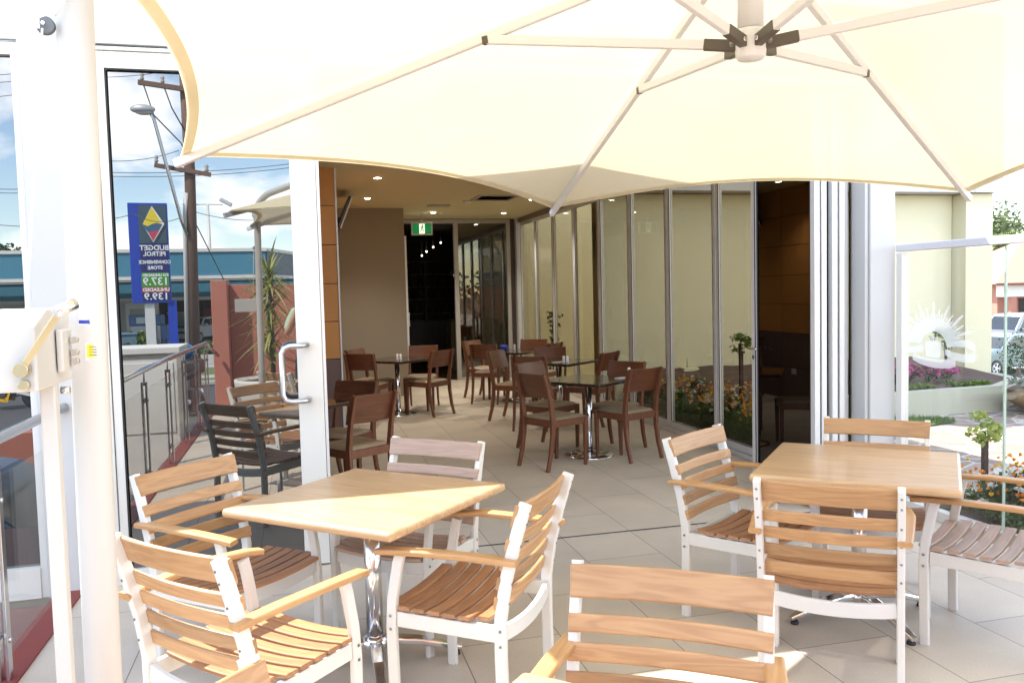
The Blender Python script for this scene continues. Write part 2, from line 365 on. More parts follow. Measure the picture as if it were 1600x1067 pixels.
# ------------------------------------------------------------------ ground, terrace, streets
TILE = tilemat('terrace_tile', (.62, .535, .425), (.25, .205, .165), .472, .944, .006, .5, (.64, 4.56))
ASPH = mat('asphalt', (.085, .085, .088), .85, noise=(6, .2), bump=(60, .3))
CONC = mat('pale_concrete', (.46, .45, .42), .8, noise=(4, .12), bump=(40, .15))
GRASS = mat('grass_base', (.085, .13, .035), .9, noise=(9, .4))
RED = mat('red_render', (.46, .17, .12), .75, noise=(5, .08), bump=(50, .12))
def st(name, mb, m, **k): return obj(name, mb, m, kind='structure', **k)
def gz(x, y):
    def ss(t): t = max(0, min(1, t)); return t * t * (3 - 2 * t)
    return -1.24 - .7 * ss((y - 8) / 12) * ss((x - 6) / 8)
st('ground', MB().grid(lambda u, v: (-400 + 800 * u, -400 + 800 * v, -2.2 if False else gz(-400 + 800 * u, -400 + 800 * v) - (.0)), 200, 200, True), mat('earth', (.16, .14, .09), .95, noise=(2, .3)))
st('terrace_floor', MB().box(-1.22, -6, -1.4, 4.12, 5.05, 0), TILE)
st('interior_floor', MB().box(-3.2, 5.05, -.9, 3.96, 20.5, 0), TILE)
st('street', MB().box(-60, -14.6, -1.4, 40, -3.2, -.80), ASPH)
st('footpath', MB().box(-60, -20.6, -1.4, 40, -15.0, -.795), mat('grass_verge', (.14, .19, .06), .95, noise=(12, .35)))
st('kerb', MB().box(-60, -15.0, -1.4, 40, -14.6, -.72), CONC)
st('concrete_path', MB().box(-60, -17.6, -.80, 40, -16.6, -.785), CONC)
st('station_forecourt', MB().box(-60, -60, -1.4, 40, -20.9, -.79), CONC)
st('entry_path', MB().box(-9, 3.3, -1.4, -1.36, 4.94, -.05), mat('terracotta_paver', (.23, .12, .10), .7, noise=(6, .15)))
st('car_park', MB().box(-30, -3.2, -1.4, -1.4, 3.3, -1.20), mat('asphalt_old', (.12, .12, .12), .85, noise=(6, .15)))
st('terrace_edging', MB().box(-1.36, -2.3, -1.4, -1.22, 5.0, .012), mat('red_edge_paint', (.21, .04, .03), .6, noise=(8, .1)))
st('garden_paving', MB().box(4.12, -6, -2.2, 13, 10.2, -.012), crazymat('crazy_paving', (.30, .225, .18), (.46, .43, .38), 3.2))
st('lower_road', MB().box(15, 22, -2.1, 60, 52, -1.87), mat('pale_asphalt', (.26, .255, .25), .85, noise=(5, .1)))

# ------------------------------------------------------------------ cafe building
MIRR = glass('mirrored_solar_glass', back=(.012, .014, .014), refl=.235)
CLEAR = glass('clear_glass', (.975, .975, .965), .045)
TINT = glass('green_tinted_glass', (.64, .60, .52), .05)
DARKG = glass('dark_reflective_glass', (.10, .09, .08), .12)
CEIL = mat('olive_ceiling_paint', (.74, .67, .42), .8)
ORG = mat('orange_panel', (.56, .235, .055), .5, noise=(2, .08), objrand=.12)
BRN = mat('brown_panel', (.15, .085, .075), .5, noise=(2, .08), objrand=.1)
TAUPE = mat('taupe_wall_paint', (.29, .245, .185), .8)
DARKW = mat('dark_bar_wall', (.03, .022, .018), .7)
GAP = mat('shadow_gap', (.02, .018, .016), .8)
cafe = empty('cafe_building', (0, 5.05, 0), 0, 'single storey cafe building with white aluminium glass frontage opening onto the tiled terrace', 'building')
def part(name, mb, m, parent=cafe, **k):
    mb.xf(Matrix.Translation((0, -5.05, 0))) if parent is cafe or parent in cafe_parts else None
    o = obj(name, mb, m, parent, **k); cafe_parts.append(o); return o
cafe_parts = []
part('roof', MB().box(-14, 5.10, 2.97, 4.14, 21, 3.22), WALLW)
part('ceiling', MB().box(-3.2, 5.13, 2.94, 3.93, 14.96, 2.968), CEIL)
f = MB(); f.box(-14, 5.0, 3.03, 4.16, 5.098, 3.07); f.box(-14, 5.03, 3.072, 4.14, 5.098, 3.29); f.box(-14, 4.99, 3.0, -0.6, 5.097, 3.028)
part('fascia', f, WALLW, bevel=.003)
part('head_beam', MB().box(.125, 4.99, 2.94, 3.825, 5.12, 2.998), WHITE, bevel=.003)
# left frontage: fixed pane, pier, door
w = MB(); w.box(-1.40, 4.96, -.02, -1.085, 5.14, 2.998); w.box(-14, 5.0, 2.99, -1.403, 5.12, 2.998)
part('pier', w, WALLW, bevel=.004)
for x0, x1 in ((-3.3, -1.44), (-5.3, -3.34), (-7.3, -5.34), (-9.3, -7.34)):
    fr = MB(); fr.box(x1, 4.99, -.02, x1 + .037, 5.06, 2.985); fr.box(x0 - .003, 4.99, -.02, x0, 5.06, 2.985); fr.box(x0, 4.99, 2.92, x1, 5.06, 2.985); fr.box(x0, 4.98, -.02, x1, 5.07, .15)
    fo = part('window_frame', fr, WHITE, bevel=.003)
    part('pane', MB().box(x0, 5.025, .15, x1, 5.04, 2.92), MIRR, fo)
d = MB(); d.box(-1.08, 4.985, 0, -1.035, 5.07, 2.985); d.box(-1.035, 4.985, 2.965, -.03, 5.07, 2.985)
part('door_jamb', d, WHITE, bevel=.003)
d = MB(); d.box(-1.03, 4.995, .01, -.985, 5.055, 2.962); d.box(-.985, 4.995, 2.87, -.03, 5.055, 2.962); d.box(-.985, 4.995, .01, -.03, 5.055, .085); d.box(-.03, 4.99, .01, .115, 5.06, 2.93)
dr = part('glass_door', d, WHITE, bevel=.004)
g = MB(); g.box(-.986, 4.994, .085, -.978, 4.999, 2.87); g.box(-.986, 4.994, 2.862, -.03, 4.999, 2.87)
part('pane', MB().box(-.985, 5.02, .085, -.03, 5.032, 2.87), MIRR, dr)
part('gasket', g, GAP, dr)
h = MB(); h.tube([(.03, 4.99, 1.32), (.028, 4.93, 1.32), (.0, 4.90, 1.32), (-.07, 4.885, 1.32), (-.1, 4.88, 1.31), (-.115, 4.88, 1.28), (-.115, 4.88, 1.04), (-.1, 4.88, 1.01), (-.07, 4.885, 1.0), (.0, 4.90, 1.0), (.028, 4.93, 1.0), (.03, 4.99, 1.0)], .0165, 12)
part('door_handle', h, mat('satin_steel', (.55, .55, .56), .3, 1.0), dr)
part('post', MB().box(.118, 5.0, 0, .135, 5.13, 2.938), ALU)
# threshold track
part('floor_track', MB().box(.12, 5.04, .0, 3.83, 5.052, .0035), mat('track_slot', (.05, .05, .05), .6))
# right hand corner column
c = MB(); c.box(3.86, 4.99, 0, 4.06, 5.2, 2.998); c.box(3.83, 5.01, 0, 3.857, 5.16, 2.94)
part('corner_column', c, WALLW, bevel=.004)
# side bifold wall
ys = [6.35, 7.40, 8.50, 9.58, 10.64, 11.72, 12.76, 13.77, 14.8]
r = MB(); r.box(3.93, 5.22, 2.86, 4.03, 14.9, 2.966); part('head_rail', r, mat('brown_head_rail', (.22, .17, .13), .5), bevel=.003)
r = MB(); r.box(3.94, 5.22, .0, 4.02, 14.9, .045); part('bottom_rail', r, ALU, bevel=.003)
def leaf(p, x, y0, y1, z0, z1, gl, name='bifold_door', th=.045, fw=.052):
    m = MB(); m.box(x - th / 2, y0, z0, x + th / 2, y0 + fw, z1); m.box(x - th / 2, y1 - fw, z0, x + th / 2, y1, z1)
    m.box(x - th / 2, y0 + fw, z0, x + th / 2, y1 - fw, z0 + .07); m.box(x - th / 2, y0 + fw, z1 - .06, x + th / 2, y1 - fw, z1)
    o = part(name, m, ALU, bevel=.003)
    part('pane', MB().box(x - .004, y0 + fw, z0 + .07, x + .004, y1 - fw, z1 - .06), gl, o)
    gk = MB(); 
    for ya, yb in ((y0 + fw, y0 + fw + .006), (y1 - fw - .006, y1 - fw)): gk.box(x - th / 2 - .002, ya, z0 + .07, x - th / 2 + .003, yb, z1 - .06)
    gk.box(x - th / 2 - .002, y0 + fw, z0 + .07, x - th / 2 + .003, y1 - fw, z0 + .076)
    part('gasket', gk, GAP, o); return o
for i in range(len(ys) - 1): leaf(cafe, 3.98, ys[i] + .006, ys[i + 1] - .006, .048, 2.857, TINT)
leaf(cafe, 3.98, 5.30, ys[0] - .006, .048, 2.857, TINT)
part('end_post', MB().box(3.90, 14.83, 0, 4.05, 14.98, 2.94), WALLW)
# folded stack of front doors
for k, (x, y0, y1) in enumerate(((3.505, 5.09, 5.93), (3.575, 5.11, 5.93), (3.648, 5.09, 5.92), (3.72, 5.11, 5.93), (3.79, 5.17, 5.92))):
    o = leaf(cafe, x, y0, y1, .02, 2.93, DARKG if k == 0 else DARKG, th=.042)
    if k == 0:
        hh = MB(); hh.tube([(x - .02, 5.91, 1.10), (x - .06, 5.91, 1.10)], .009, 10); hh.tube([(x - .06, 5.91, 1.10), (x - .062, 5.84, 1.105), (x - .06, 5.78, 1.10)], .008, 10); hh.lathe([(.018, 0), (.018, .008)], (x - .021, 5.91, 1.03), 12, 'x')
        part('lever_handle', hh, CHROME, o)
# orange and brown clad wall
part('partition_wall', MB().box(-3.2, 9.03, 0, .39, 13.35, 2.96), mat('dark_core', (.05, .04, .035), .8))
zs = [0, .45, .93, 1.33, 1.73, 2.14, 2.55, 2.955]
for i in range(len(zs) - 1):
    m_ = BRN if i < 2 else ORG
    part('wall_panel', MB().box(-3.2, 9.0, zs[i] + .004, .41, 9.028, zs[i + 1] - .004), m_)
    for ya, yb in ((9.034, 10.4), (10.408, 11.9), (11.908, 13.0)):
        part('wall_panel', MB().box(.392, ya, zs[i] + .004, .412, yb, zs[i + 1] - .004), m_)
part('edge_trim', MB().box(.400, 8.985, 0, .416, 9.0, 2.955), ALU)
part('back_wall', MB().box(.414, 13.05, 0, 1.62, 15.1, 2.94), TAUPE)
part('side_wall', MB().box(-3.3, 5.14, 0, -3.2, 9.0, 2.96), TAUPE)
# exit glazing at the back
def bx(mb, x0, x1, z0, z1, y0=14.93, y1=15.02): return mb.box(x0, y0, z0, x1, y1, z1)
e = MB(); bx(e, 1.76, 1.85, 0, 2.93); bx(e, 1.85, 3.74, 2.86, 2.93); bx(e, 2.75, 2.83, 0, 2.86); bx(e, 3.74, 3.81, 0, 2.93); bx(e, 2.83, 3.74, 0, .05)
part('exit_door_frame', e, mat('silver_door_frame', (.38, .36, .34), .45, .2), bevel=.003)
part('side_strip', MB().box(1.62, 14.95, 0, 1.757, 15.05, 2.94), TAUPE); part('side_strip', MB().box(3.813, 14.95, 0, 3.897, 15.05, 2.94), mat('dark_brown_trim', (.05, .035, .028), .5))
part('fixed_pane', MB().box(2.83, 14.97, .05, 3.74, 14.98, 2.86), glass('bar_glass', (.55, .52, .48), .16))
lf = MB(); lf.box(1.86, 15.03, .01, 1.90, 15.9, 2.65); part('open_door_leaf', lf, ALU)
part('door_handle', MB().tube([(1.92, 15.5, 1.0), (1.97, 15.5, 1.0), (1.97, 15.5, 1.25), (1.92, 15.5, 1.25)], .012), CHROME)
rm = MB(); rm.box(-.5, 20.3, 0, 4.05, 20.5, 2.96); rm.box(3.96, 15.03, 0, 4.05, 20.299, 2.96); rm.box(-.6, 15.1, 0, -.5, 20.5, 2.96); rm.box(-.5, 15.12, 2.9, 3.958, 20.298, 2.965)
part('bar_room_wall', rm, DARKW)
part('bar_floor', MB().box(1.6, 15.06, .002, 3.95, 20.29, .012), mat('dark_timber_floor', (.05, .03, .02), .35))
part('socket_plate', MB().box(.412, 10.05, .36, .418, 10.16, .44), WHITE)
bar = empty('bar_shelving', (3.0, 20.1, 0), 0, 'dark shelving stacked with bottles seen through the open back door', 'shelving')
m = MB(); m.box(-1.0, -.3, 0, .9, .1, .95)
for z in (1.1, 1.45, 1.75, 2.05, 2.35): m.box(-1.0, -.12, z, .9, .1, z + .025)
for x in (-1.0, -.06, .87): m.box(x, -.13, .952, x + .03, .11, 2.4)
obj('shelves', m, mat('bar_shelf', (.09, .075, .065), .5), bar)
m = MB()
for z in (1.125, 1.475, 1.775, 2.075):
    for i in range(16):
        x = -.9 + i * .108 + random.uniform(-.02, .02); hh = random.uniform(.16, .24)
        m.lathe([(.03, 0), (.03, hh * .6), (.012, hh * .78), (.012, hh)], (x, -.03, z), 8)
obj('bottles', m, mat('bottle_glass', (.10, .07, .04), .15, island=.8), bar)
LAMP = mat('lamp_glow', (1, .9, .7), .5, emit=(1, .86, .62), emit_s=3)
for i, (x, y, z) in enumerate(((2.36, 17, 2.38), (2.46, 17, 2.46), (2.60, 17.0, 2.55), (2.76, 17.0, 2.64))):
    t = empty('spotlight', (x + .1, y, z), 0, ('lowest and leftmost', 'second lowest', 'third lowest', 'highest and rightmost')[i] + ' of the four warm spotlights glowing inside the dark bar', 'spotlight', 'warm spotlights inside the bar')
    obj('spotlight_body', MB().tube([(0, 0, .03), (0, 0, 2.89 - z)], .008, 8), DGREY, t); obj('bulb', MB().ball((0, 0, 0), .016), LAMP, t)
for i, (x, lab) in enumerate(((3.0, 'left of two small pendant lamps glowing above the dark bar'), (3.2, 'right of two small pendant lamps glowing above the dark bar'))):
    t = empty('pendant_lamp', (x, 16.4 + i * .5, 1.95), 0, lab, 'pendant lamp', 'pendant lamps inside the bar')
    obj('lamp_shade', MB().lathe([(.09, 0), (.05, .09), (.012, .11)], n=14), DGREY, t); obj('bulb', MB().ball((0, 0, .02), .022), LAMP, t); obj('cord', MB().tube([(0, 0, .11), (0, 0, .94)], .004, 6), BLACK, t)
t = tag(obj('bar_counter', MB().box(2.95, 16.6, .014, 3.95, 17.3, 1.05), mat('bar_front', (.10, .09, .04), .5), bevel=.01), 'low bar counter in the dark room behind the back glass door', 'bar counter')
# ceiling fittings
def un(px, py, z):
    """ground-plan point that the camera sees at this photo pixel and height"""
    M = cam.matrix_world.to_3x3(); d = M @ Vector(((px - 800) / 1294, -(py - 533.5) / 1294, -1)); t = (z - CAM_H) / d.z
    return Vector((d.x * t, d.y * t, z))
DL = [((590, 278), 'nearest ceiling downlight, beside the orange wall'), ((574, 310), 'downlight just in front of the wall television'), ((677, 332), 'downlight in front of the green exit sign'), ((831, 312), 'downlight just right of the square air vent'), ((787, 333), 'downlight nearest the top of the back glass wall')]
for (px, py), lab in DL:
    p = un(px, py, 2.938); t = empty('downlight', (p.x, p.y, 2.938), 0, 'small round ' + lab, 'downlight', 'recessed ceiling downlights')
    sp_ = bpy.data.lights.new('downlight_beam', 'SPOT'); sp_.energy = 26; sp_.spot_size = math.radians(110); sp_.spot_blend = .8; sp_.color = (1, .92, .80); sp_.shadow_soft_size = .04
    so_ = bpy.data.objects.new('downlight_beam', sp_); COL.objects.link(so_); so_.parent = t; so_.location = (0, 0, -.02)
    obj('trim_ring', MB().lathe([(.05, -.004), (.055, .0), (.055, .001)], n=20), WHITE, t); obj('lens', MB().lathe([(.034, -.0075), (.04, -.0045)], n=18), mat('downlight_glow', (1, .95, .8), .5, emit=(1, .93, .78), emit_s=9), t)
v = empty('ceiling_vent', (2.74, 11.57, 2.938), 0, 'square white louvred air vent set in the olive ceiling', 'air vent')
m = MB(); 
for a in ((-.29, -.31, .29, -.26), (-.29, .26, .29, .31), (-.29, -.26, -.24, .26), (.24, -.26, .29, .26)): m.box(a[0], a[1], -.014, a[2], a[3], 0)
obj('frame', m, mat('vent_white', (.45, .43, .38), .5), v); m = MB()
for i in range(6): y = -.2 + i * .08; m.add([(-.235, y - .03, -.012), (.235, y - .03, -.012), (.235, y + .02, -.001), (-.235, y + .02, -.001)], [(0, 1, 2, 3)])
obj('louvres', m, mat('vent_louvre', (.30, .27, .22), .5), v); obj('duct', MB().box(-.24, -.26, -.001, .24, .26, .0), GAP, v)
obj('smoke_detector', MB().lathe([(.03, -.035), (.055, -.02), (.06, 0)], n=20), WHITE, label='small round white smoke detector on the olive ceiling', cat='smoke detector', loc=(2.42, 12.0, 2.938))
obj('ceiling_speaker', MB().box(-.17, -.09, -.02, .17, .09, 0), mat('vent_white', (.45, .43, .38), .5), label='flat pale rectangular fitting on the ceiling left of the air vent', cat='ceiling fitting', loc=(2.1, 12.6, 2.938), bevel=.01)
# exit sign
es = empty('exit_sign', (1.98, 13.6, 2.66), 0, 'green and white running man exit sign hung from the ceiling', 'exit sign')
m = MB(); m.box(-.175, -.02, -.105, .175, .02, .105); m.box(-.01, -.01, .105, .01, .01, .278); obj('housing', m, mat('sign_housing', (.55, .55, .5), .5), es, bevel=.006)
obj('sign_face', MB().box(-.15, -.024, -.08, .15, -.021, .08), mat('exit_green', (.0, .16, .05), .5, emit=(.0, .25, .07), emit_s=.12), es)
obj('sign_panel', MB().box(-.045, -.0265, -.08, .045, -.0245, .08), mat('exit_white', (.8, .9, .7), .5, emit=(.75, .9, .6), emit_s=.3), es)
m = MB(); m.ball((.012, -.029, .055), .012, 1, .15, 1)
def limb(pts, w=.011): m.bar([(x, -.029, z) for x, z in pts], .003, w, (0, 1, 0))
limb([(.008, .04), (-.002, .0)], .02); limb([(0, .0), (.022, -.022), (.012, -.055)]); limb([(-.002, .0), (-.018, -.03), (-.036, -.035)]); limb([(.008, .035), (.03, .02), (.036, .033)], .008); limb([(.006, .035), (-.018, .03), (-.022, .012)], .008)
obj('running_man', m, mat('exit_dark', (.0, .06, .02), .5), es)
# television
tv = empty('wall_television', (.53, 11.2, 2.60), 0, 'black flat television tilted on a bracket beside the orange wall', 'television')
m = MB().box(-.02, -.45, -.21, .03, .45, .21); M_ = Matrix.Translation((.06, 0, .06)) @ Matrix.Rotation(math.radians(22), 4, 'Y'); obj('screen_body', m.xf(M_), mat('tv_black', (.02, .02, .022), .35), tv, bevel=.01)
obj('screen', MB().box(.031, -.42, -.18, .034, .42, .18).xf(M_), mat('tv_screen', (.01, .01, .012), .08), tv)
m = MB().box(-.019, -.502, -.295, .03, -.5, .295); obj('silver_edge', MB().box(.018, -.454, -.212, .0345, -.4505, .212).xf(M_), WHITE, tv)
obj('bracket', MB().box(-.085, -.1, -.1, -.07, .1, .1).box(-.07, -.03, -.03, .08, .03, .03), DGREY, tv)

# ------------------------------------------------------------------ slatted white armchair
def make_armchair():
    t = empty('slatted_armchair', (0, 0, 0))
    W = .25
    def postpath(s): return [(s * W, -.215, 0), (s * W, -.21, .30), (s * W, -.212, .44), (s * W, -.235, .58), (s * W, -.275, .73), (s * W, -.316, .862)]
    for s in (-1, 1):
        m = MB(); m.bar([(s * W, .225, 0), (s * W, .23, .36), (s * W, .222, .47), (s * W, .197, .60), (s * W, .186, .640)], .027, .041, (1, 0, 0), .007); obj('front_leg', m, WHITE, t)
        m = MB(); m.bar(postpath(s), .027, .045, (1, 0, 0), .007); obj('back_leg', m, WHITE, t)
        m = MB(); m.bar([(s * (W + .012), -.285, .655), (s * (W + .022), -.12, .663), (s * (W + .03), .08, .664), (s * (W + .018), .215, .655), (s * (W + .004), .275, .645)], .052, .022, (1, 0, 0), .007); obj('armrest', m, TEAKY, t)
    f = MB()
    for s in (-1, 1): f.bar([(s * (W - .004), .205, .393), (s * (W - .004), -.195, .383)], .022, .058, (1, 0, 0))
    def dip(x): return -.015 * (1 - (x / .23) ** 2)
    for y, z0, by in ((.222, .393, .0), (-.213, .383, -.018)):
        f.bar([(x, y + by * (1 - (x / .23) ** 2), z0 + dip(x)) for x in [-.237 + .474 * i / 10 for i in range(11)]], .020, .056, (0, 1, 0))
    obj('seat_frame', f, WHITE, t, bevel=.003)
    m = MB()
    for i in range(7):
        y = .232 - i * .0615; z0 = .434 - i * .0018; L = .268 if 0 < i < 6 else .232
        m.bar([(x, y, z0 + dip(x) * 1.0 + .003) for x in [-L + 2 * L * k / 12 for k in range(13)]], .049, .015, (0, 1, 0), .004)
    obj('seat', m, wood('oiled_teak_seat', (.47, .24, .11), (.30, .135, .06), .42, 'x', 1.0, .34), t)
    m = MB(); zz = [(.50, .049), (.572, .049), (.643, .049), (.714, .049), (.817, .088)]
    def py(z):
        P = postpath(1)
        for a, b in zip(P, P[1:]):
            if a[2] <= z <= b[2]: return a[1] + (b[1] - a[1]) * (z - a[2]) / (b[2] - a[2])
        return P[-1][1]
    for z, h in zz:
        sl_ = (py(z + .03) - py(z - .03)) / .06; L = .262
        top = z > .8
        pts = [(x, py(z) + .024 - .022 * (1 - (x / L) ** 2), z) for x in [-L + 2 * L * k / 12 for k in range(13)]]
        m.bar(pts, h, .016, (0, sl_, 1), .0065)
    obj('backrest', m, TEAK, t)
    m = MB()
    for s in (-1, 1):
        for z in (.50, .572, .642, .712, .79, .83): m.lathe([(.0045, 0), (.0035, -.0015)], (s * W, py(z) - .0245, z), 8, 'y')
        for (y, z) in ((-.213, .40), (-.213, .345), (.229, .405), (.229, .355)): m.lathe([(.006, 0), (.005, .002 * s)], (s * (W + .0152), y, z), 8, 'x')
        m.lathe([(.006, 0), (.005, .002 * s)], (s * (W + .0152), -.262, .655), 8, 'x')
    obj('screw_heads', m, mat('screw_steel', (.25, .25, .25), .3, 1.0), t)
    m = MB()
    for x in (-W, W):
        for y in (-.215, .225): m.box(x - .013, y - .019, -.001, x + .013, y + .019, .006)
    obj('foot_caps', m, mat('grey_foot_cap', (.35, .35, .36), .6), t)
    return t
arm0 = make_armchair(); _u = [False]
def place(proto, flag, o, fwd, label, cat, group, z=0, sc=None):
    rz = math.atan2(-fwd[0], fwd[1])
    if not flag[0]:
        flag[0] = True; r = proto; r.location = (o[0], o[1], z); r.rotation_euler = (0, 0, rz); r['group'] = group; r['label'] = label
    else: r = dup(proto, (o[0], o[1], z), rz, label, group)
    r['category'] = cat
    if sc: r.scale = sc
    return r
AG = 'white framed teak slat armchairs on the terrace'
for o, fw, lab in [
    ((-.20, 2.85), (.72, .70), 'teak slat armchair nearest the umbrella mast, back to the viewer, seat in full sun'),
    ((-.31, 3.74), (.72, -.69), 'teak slat armchair in front of the mirrored glass door, left of the left table'),
    ((.45, 3.90), (-.64, -.77), 'armchair with pinkish slats facing the viewer behind the left table'),
    ((.62, 3.13), (-.81, .58), 'teak slat armchair on the right side of the left table, facing left'),
    ((.75, 1.72), (-.54, -.84), 'large teak slat armchair facing the viewer, cut off by the bottom edge'),
    ((2.10, 3.60), (.55, -.84), 'teak slat armchair left of the right table, beside the indoor threshold'),
    ((2.05, 2.88), (.63, .78), 'golden teak slat armchair with its back to the viewer before the right table'),
    ((2.80, 3.60), (-.65, -.76), 'armchair behind the right table, its top slats against the white corner column'),
    ((2.95, 2.98), (-.57, .82), 'armchair with greyish seat slats cut off by the right edge, beside the glass wind screen'),
    ((-.03, 1.36), (.80, -.60), 'armchair of which only one back slat corner shows at the bottom left edge')]:
    place(arm0, _u, o, fw, lab, 'armchair', AG)

TEAKF = wood('weathered_teak', (.50, .345, .255), (.36, .235, .17), .5, 'x', 1.0, .2)
for r in [o for o in bpy.data.objects if 'label' in o and ('pinkish slats' in o['label'] or 'greyish seat' in o['label'])]:
    for c in [o for o in bpy.data.objects if o.parent == r and o.name.split('.')[0] in ('seat', 'backrest')]:
        c.data = c.data.copy(); c.data.materials[0] = TEAKF
# ------------------------------------------------------------------ tables
def terrace_table(c, rot, label):
    t = empty('terrace_table', (c[0], c[1], 0), math.radians(rot), label, 'table', 'oak topped terrace tables with star bases')
    obj('tabletop', MB().box(-.43, -.43, .706, .43, .43, .742), TABW, t, bevel=.014, seg=4)
    m = MB(); m.lathe([(.036, .10), (.036, .67)], n=24); m.lathe([(.06, .665), (.06, .675), (.04, .69)], n=24); m.box(-.2, -.025, .69, .2, .025, .704); m.box(-.025, -.2, .69, .025, .2, .7035)
    obj('column', m, CHROME, t)
    m = MB(); m.lathe([(.05, .075), (.062, .085), (.058, .115), (.04, .135)], n=24); obj('hub', m, CHROME, t)
    for k in range(4):
        a = PI / 2 * k + math.radians(42); m = MB()
        m.bar([(.02, 0, .100), (.10, 0, .098), (.20, 0, .082), (.31, 0, .048), (.375, 0, .030)], .056, .034, (0, 1, 0), .010, scales=[1.1, 1.05, .95, .8, .55])
        m.xf(Matrix.Rotation(a, 4, 'Z')); l = obj('base_leg', m, CHROME, t)
        obj('foot', MB().lathe([(.018, .0), (.02, .004), (.016, .017)], (.352 * math.cos(a), .352 * math.sin(a), 0), 14), BLACK, l)
    return t
terrace_table((.26, 3.56), 47, 'oak topped terrace table on the left, its near edge in bright sun')
terrace_table((2.56, 3.39), 48, 'square oak topped terrace table on the right beside the glass wind screen')
terrace_table((.48, 1.17), 47, 'oak topped terrace table whose bright corner just enters the bottom edge')

# ------------------------------------------------------------------ dark indoor chair and tables
def make_chair():
    t = empty('dining_chair', (0, 0, 0)); X = .195
    for s in (-1, 1):
        m = MB(); m.bar([(s * X, .195, .0), (s * X, .20, .25), (s * X, .20, .445)], .036, .040, (1, 0, 0), .005, scales=[.72, .9, 1.08]); obj('front_leg', m, DWOOD, t)
        m = MB(); m.bar([(s * (X + .002), -.275, 0), (s * X, -.232, .15), (s * X, -.205, .32), (s * X, -.20, .46), (s * X, -.218, .60), (s * X, -.252, .74), (s * X, -.292, .865)], .030, .044, (1, 0, 0), .005, scales=[.78, .9, 1.02, 1.1, .95, .85, .75]); obj('back_leg', m, DWOOD, t)
    m = MB()
    for s in (-1, 1): m.bar([(s * (X - .002), .185, .415), (s * (X - .002), -.19, .415)], .024, .062, (1, 0, 0))
    m.bar([(-X + .015, .20, .415), (X - .015, .20, .415)], .062, .024, (0, 0, 1)); m.bar([(-X + .015, -.20, .415), (X - .015, -.20, .415)], .062, .024, (0, 0, 1))
    obj('seat_frame', m, DWOOD, t, bevel=.003)
    def fn(u, v):
        x = (u - .5) * 2; y = (v - .5) * 2; e = (1 - abs(x) ** 6) * (1 - abs(y) ** 6)
        wx = .205 - .01 * (y < 0) * -y; return (x * wx, y * .205 + .005, .449 + .026 * e ** .35 - .012 * (1 - x * x) * (1 - y * y))
    obj('seat_pad', MB().grid(fn, 14, 14), PAD, t)
    m = MB(); 
    def yb(z): return -.232 - (z - .66) * .30
    pts = [(x, 0, 0) for x in [-.205 + .41 * k / 12 for k in range(13)]]
    vs = []; n = 13
    for side in (0, 1):
        for zi, z in enumerate((.645, .70, .76, .82, .862)):
            for k in range(n):
                x = -.208 + .416 * k / 12; y = yb(z) + .030 - .034 * (1 - (x / .208) ** 2) + (.013 if side == 0 else 0); vs.append((x, y, z))
    fs = []; R = 5
    for side in (0, 1):
        o = side * R * n
        for i in range(R - 1):
            for k in range(n - 1): fs.append((o + i * n + k, o + i * n + k + 1, o + (i + 1) * n + k + 1, o + (i + 1) * n + k))
    for k in range(n - 1): fs.append((k, k + 1, R * n + k + 1, R * n + k)); fs.append(((R - 1) * n + k, (R - 1) * n + k + 1, R * n + (R - 1) * n + k + 1, R * n + (R - 1) * n + k))
    for i in range(R - 1):
        for k in (0, n - 1): fs.append((i * n + k, (i + 1) * n + k, R * n + (i + 1) * n + k, R * n + i * n + k))
    m.add(vs, fs); obj('backrest', m, DPLY, t, bevel=.002)
    return t
ch0 = make_chair(); _c = [False]; CG = 'dark timber dining chairs in the covered dining area'
for mid, fw, lab in [
    ((1.98, 7.11), (.90, .43), 'dark timber chair at the front left of the nearest indoor table'),
    ((2.27, 8.25), (.55, -.84), 'dark chair just behind the front left chair of the nearest indoor table'),
    ((3.06, 7.08), (-.35, .93), 'dark timber chair at the front right of the nearest indoor table'),
    ((3.20, 7.85), (-.80, -.60), 'dark timber chair behind the white shaker on the nearest indoor table'),
    ((2.49, 9.05), (.50, .86), 'dark timber chair with its back to the viewer at the second table from the front'),
    ((3.16, 10.40), (-.35, -.93), 'reddish chair back facing the viewer behind the second indoor table'),
    ((2.36, 10.15), (.75, -.66), 'chair with a pale striped reflection on its backrest, left of the second indoor table'),
    ((3.50, 9.12), (-.66, .75), 'small dark chair seen edge on, right of the second table by the bifold doors'),
    ((2.50, 11.5), (.55, .83), 'dark chair with its back to the viewer in front of the farthest indoor table'),
    ((2.53, 12.5), (.66, -.75), 'greyish chair beside the back glass wall, left of the farthest indoor table'),
    ((3.45, 12.2), (-.5, -.86), 'very dark chair behind the farthest table against the bifold doors'),
    ((3.46, 11.15), (-.72, .69), 'small dark chair right of the farthest table, its top edge just showing'),
    ((.70, 11.5), (.80, -.60), 'dark chair against the taupe wall, far left of the table under the exit sign'),
    ((.70, 10.62), (.50, .86), 'dark chair, back to the viewer, at the table near the taupe wall'),
    ((1.68, 11.75), (-.30, -.95), 'reddish chair facing the viewer before the open dark doorway'),
    ((1.77, 10.66), (-.62, .78), 'slender dark chair at the right of the table near the taupe wall'),
    ((.51, 6.25), (-.55, .83), 'large dark chair with beige pad just inside the door post, back turned to the viewer'),
    ((.45, 7.26), (-.62, -.78), 'dark chair with a mottled backrest facing the viewer, behind the chair at the door post')]:
    o = (mid[0] + fw[0] * .27, mid[1] + fw[1] * .27)
    place(ch0, _c, o, fw, lab, 'chair', CG)
def shakers(t, x, y, sep=.05):
    return None
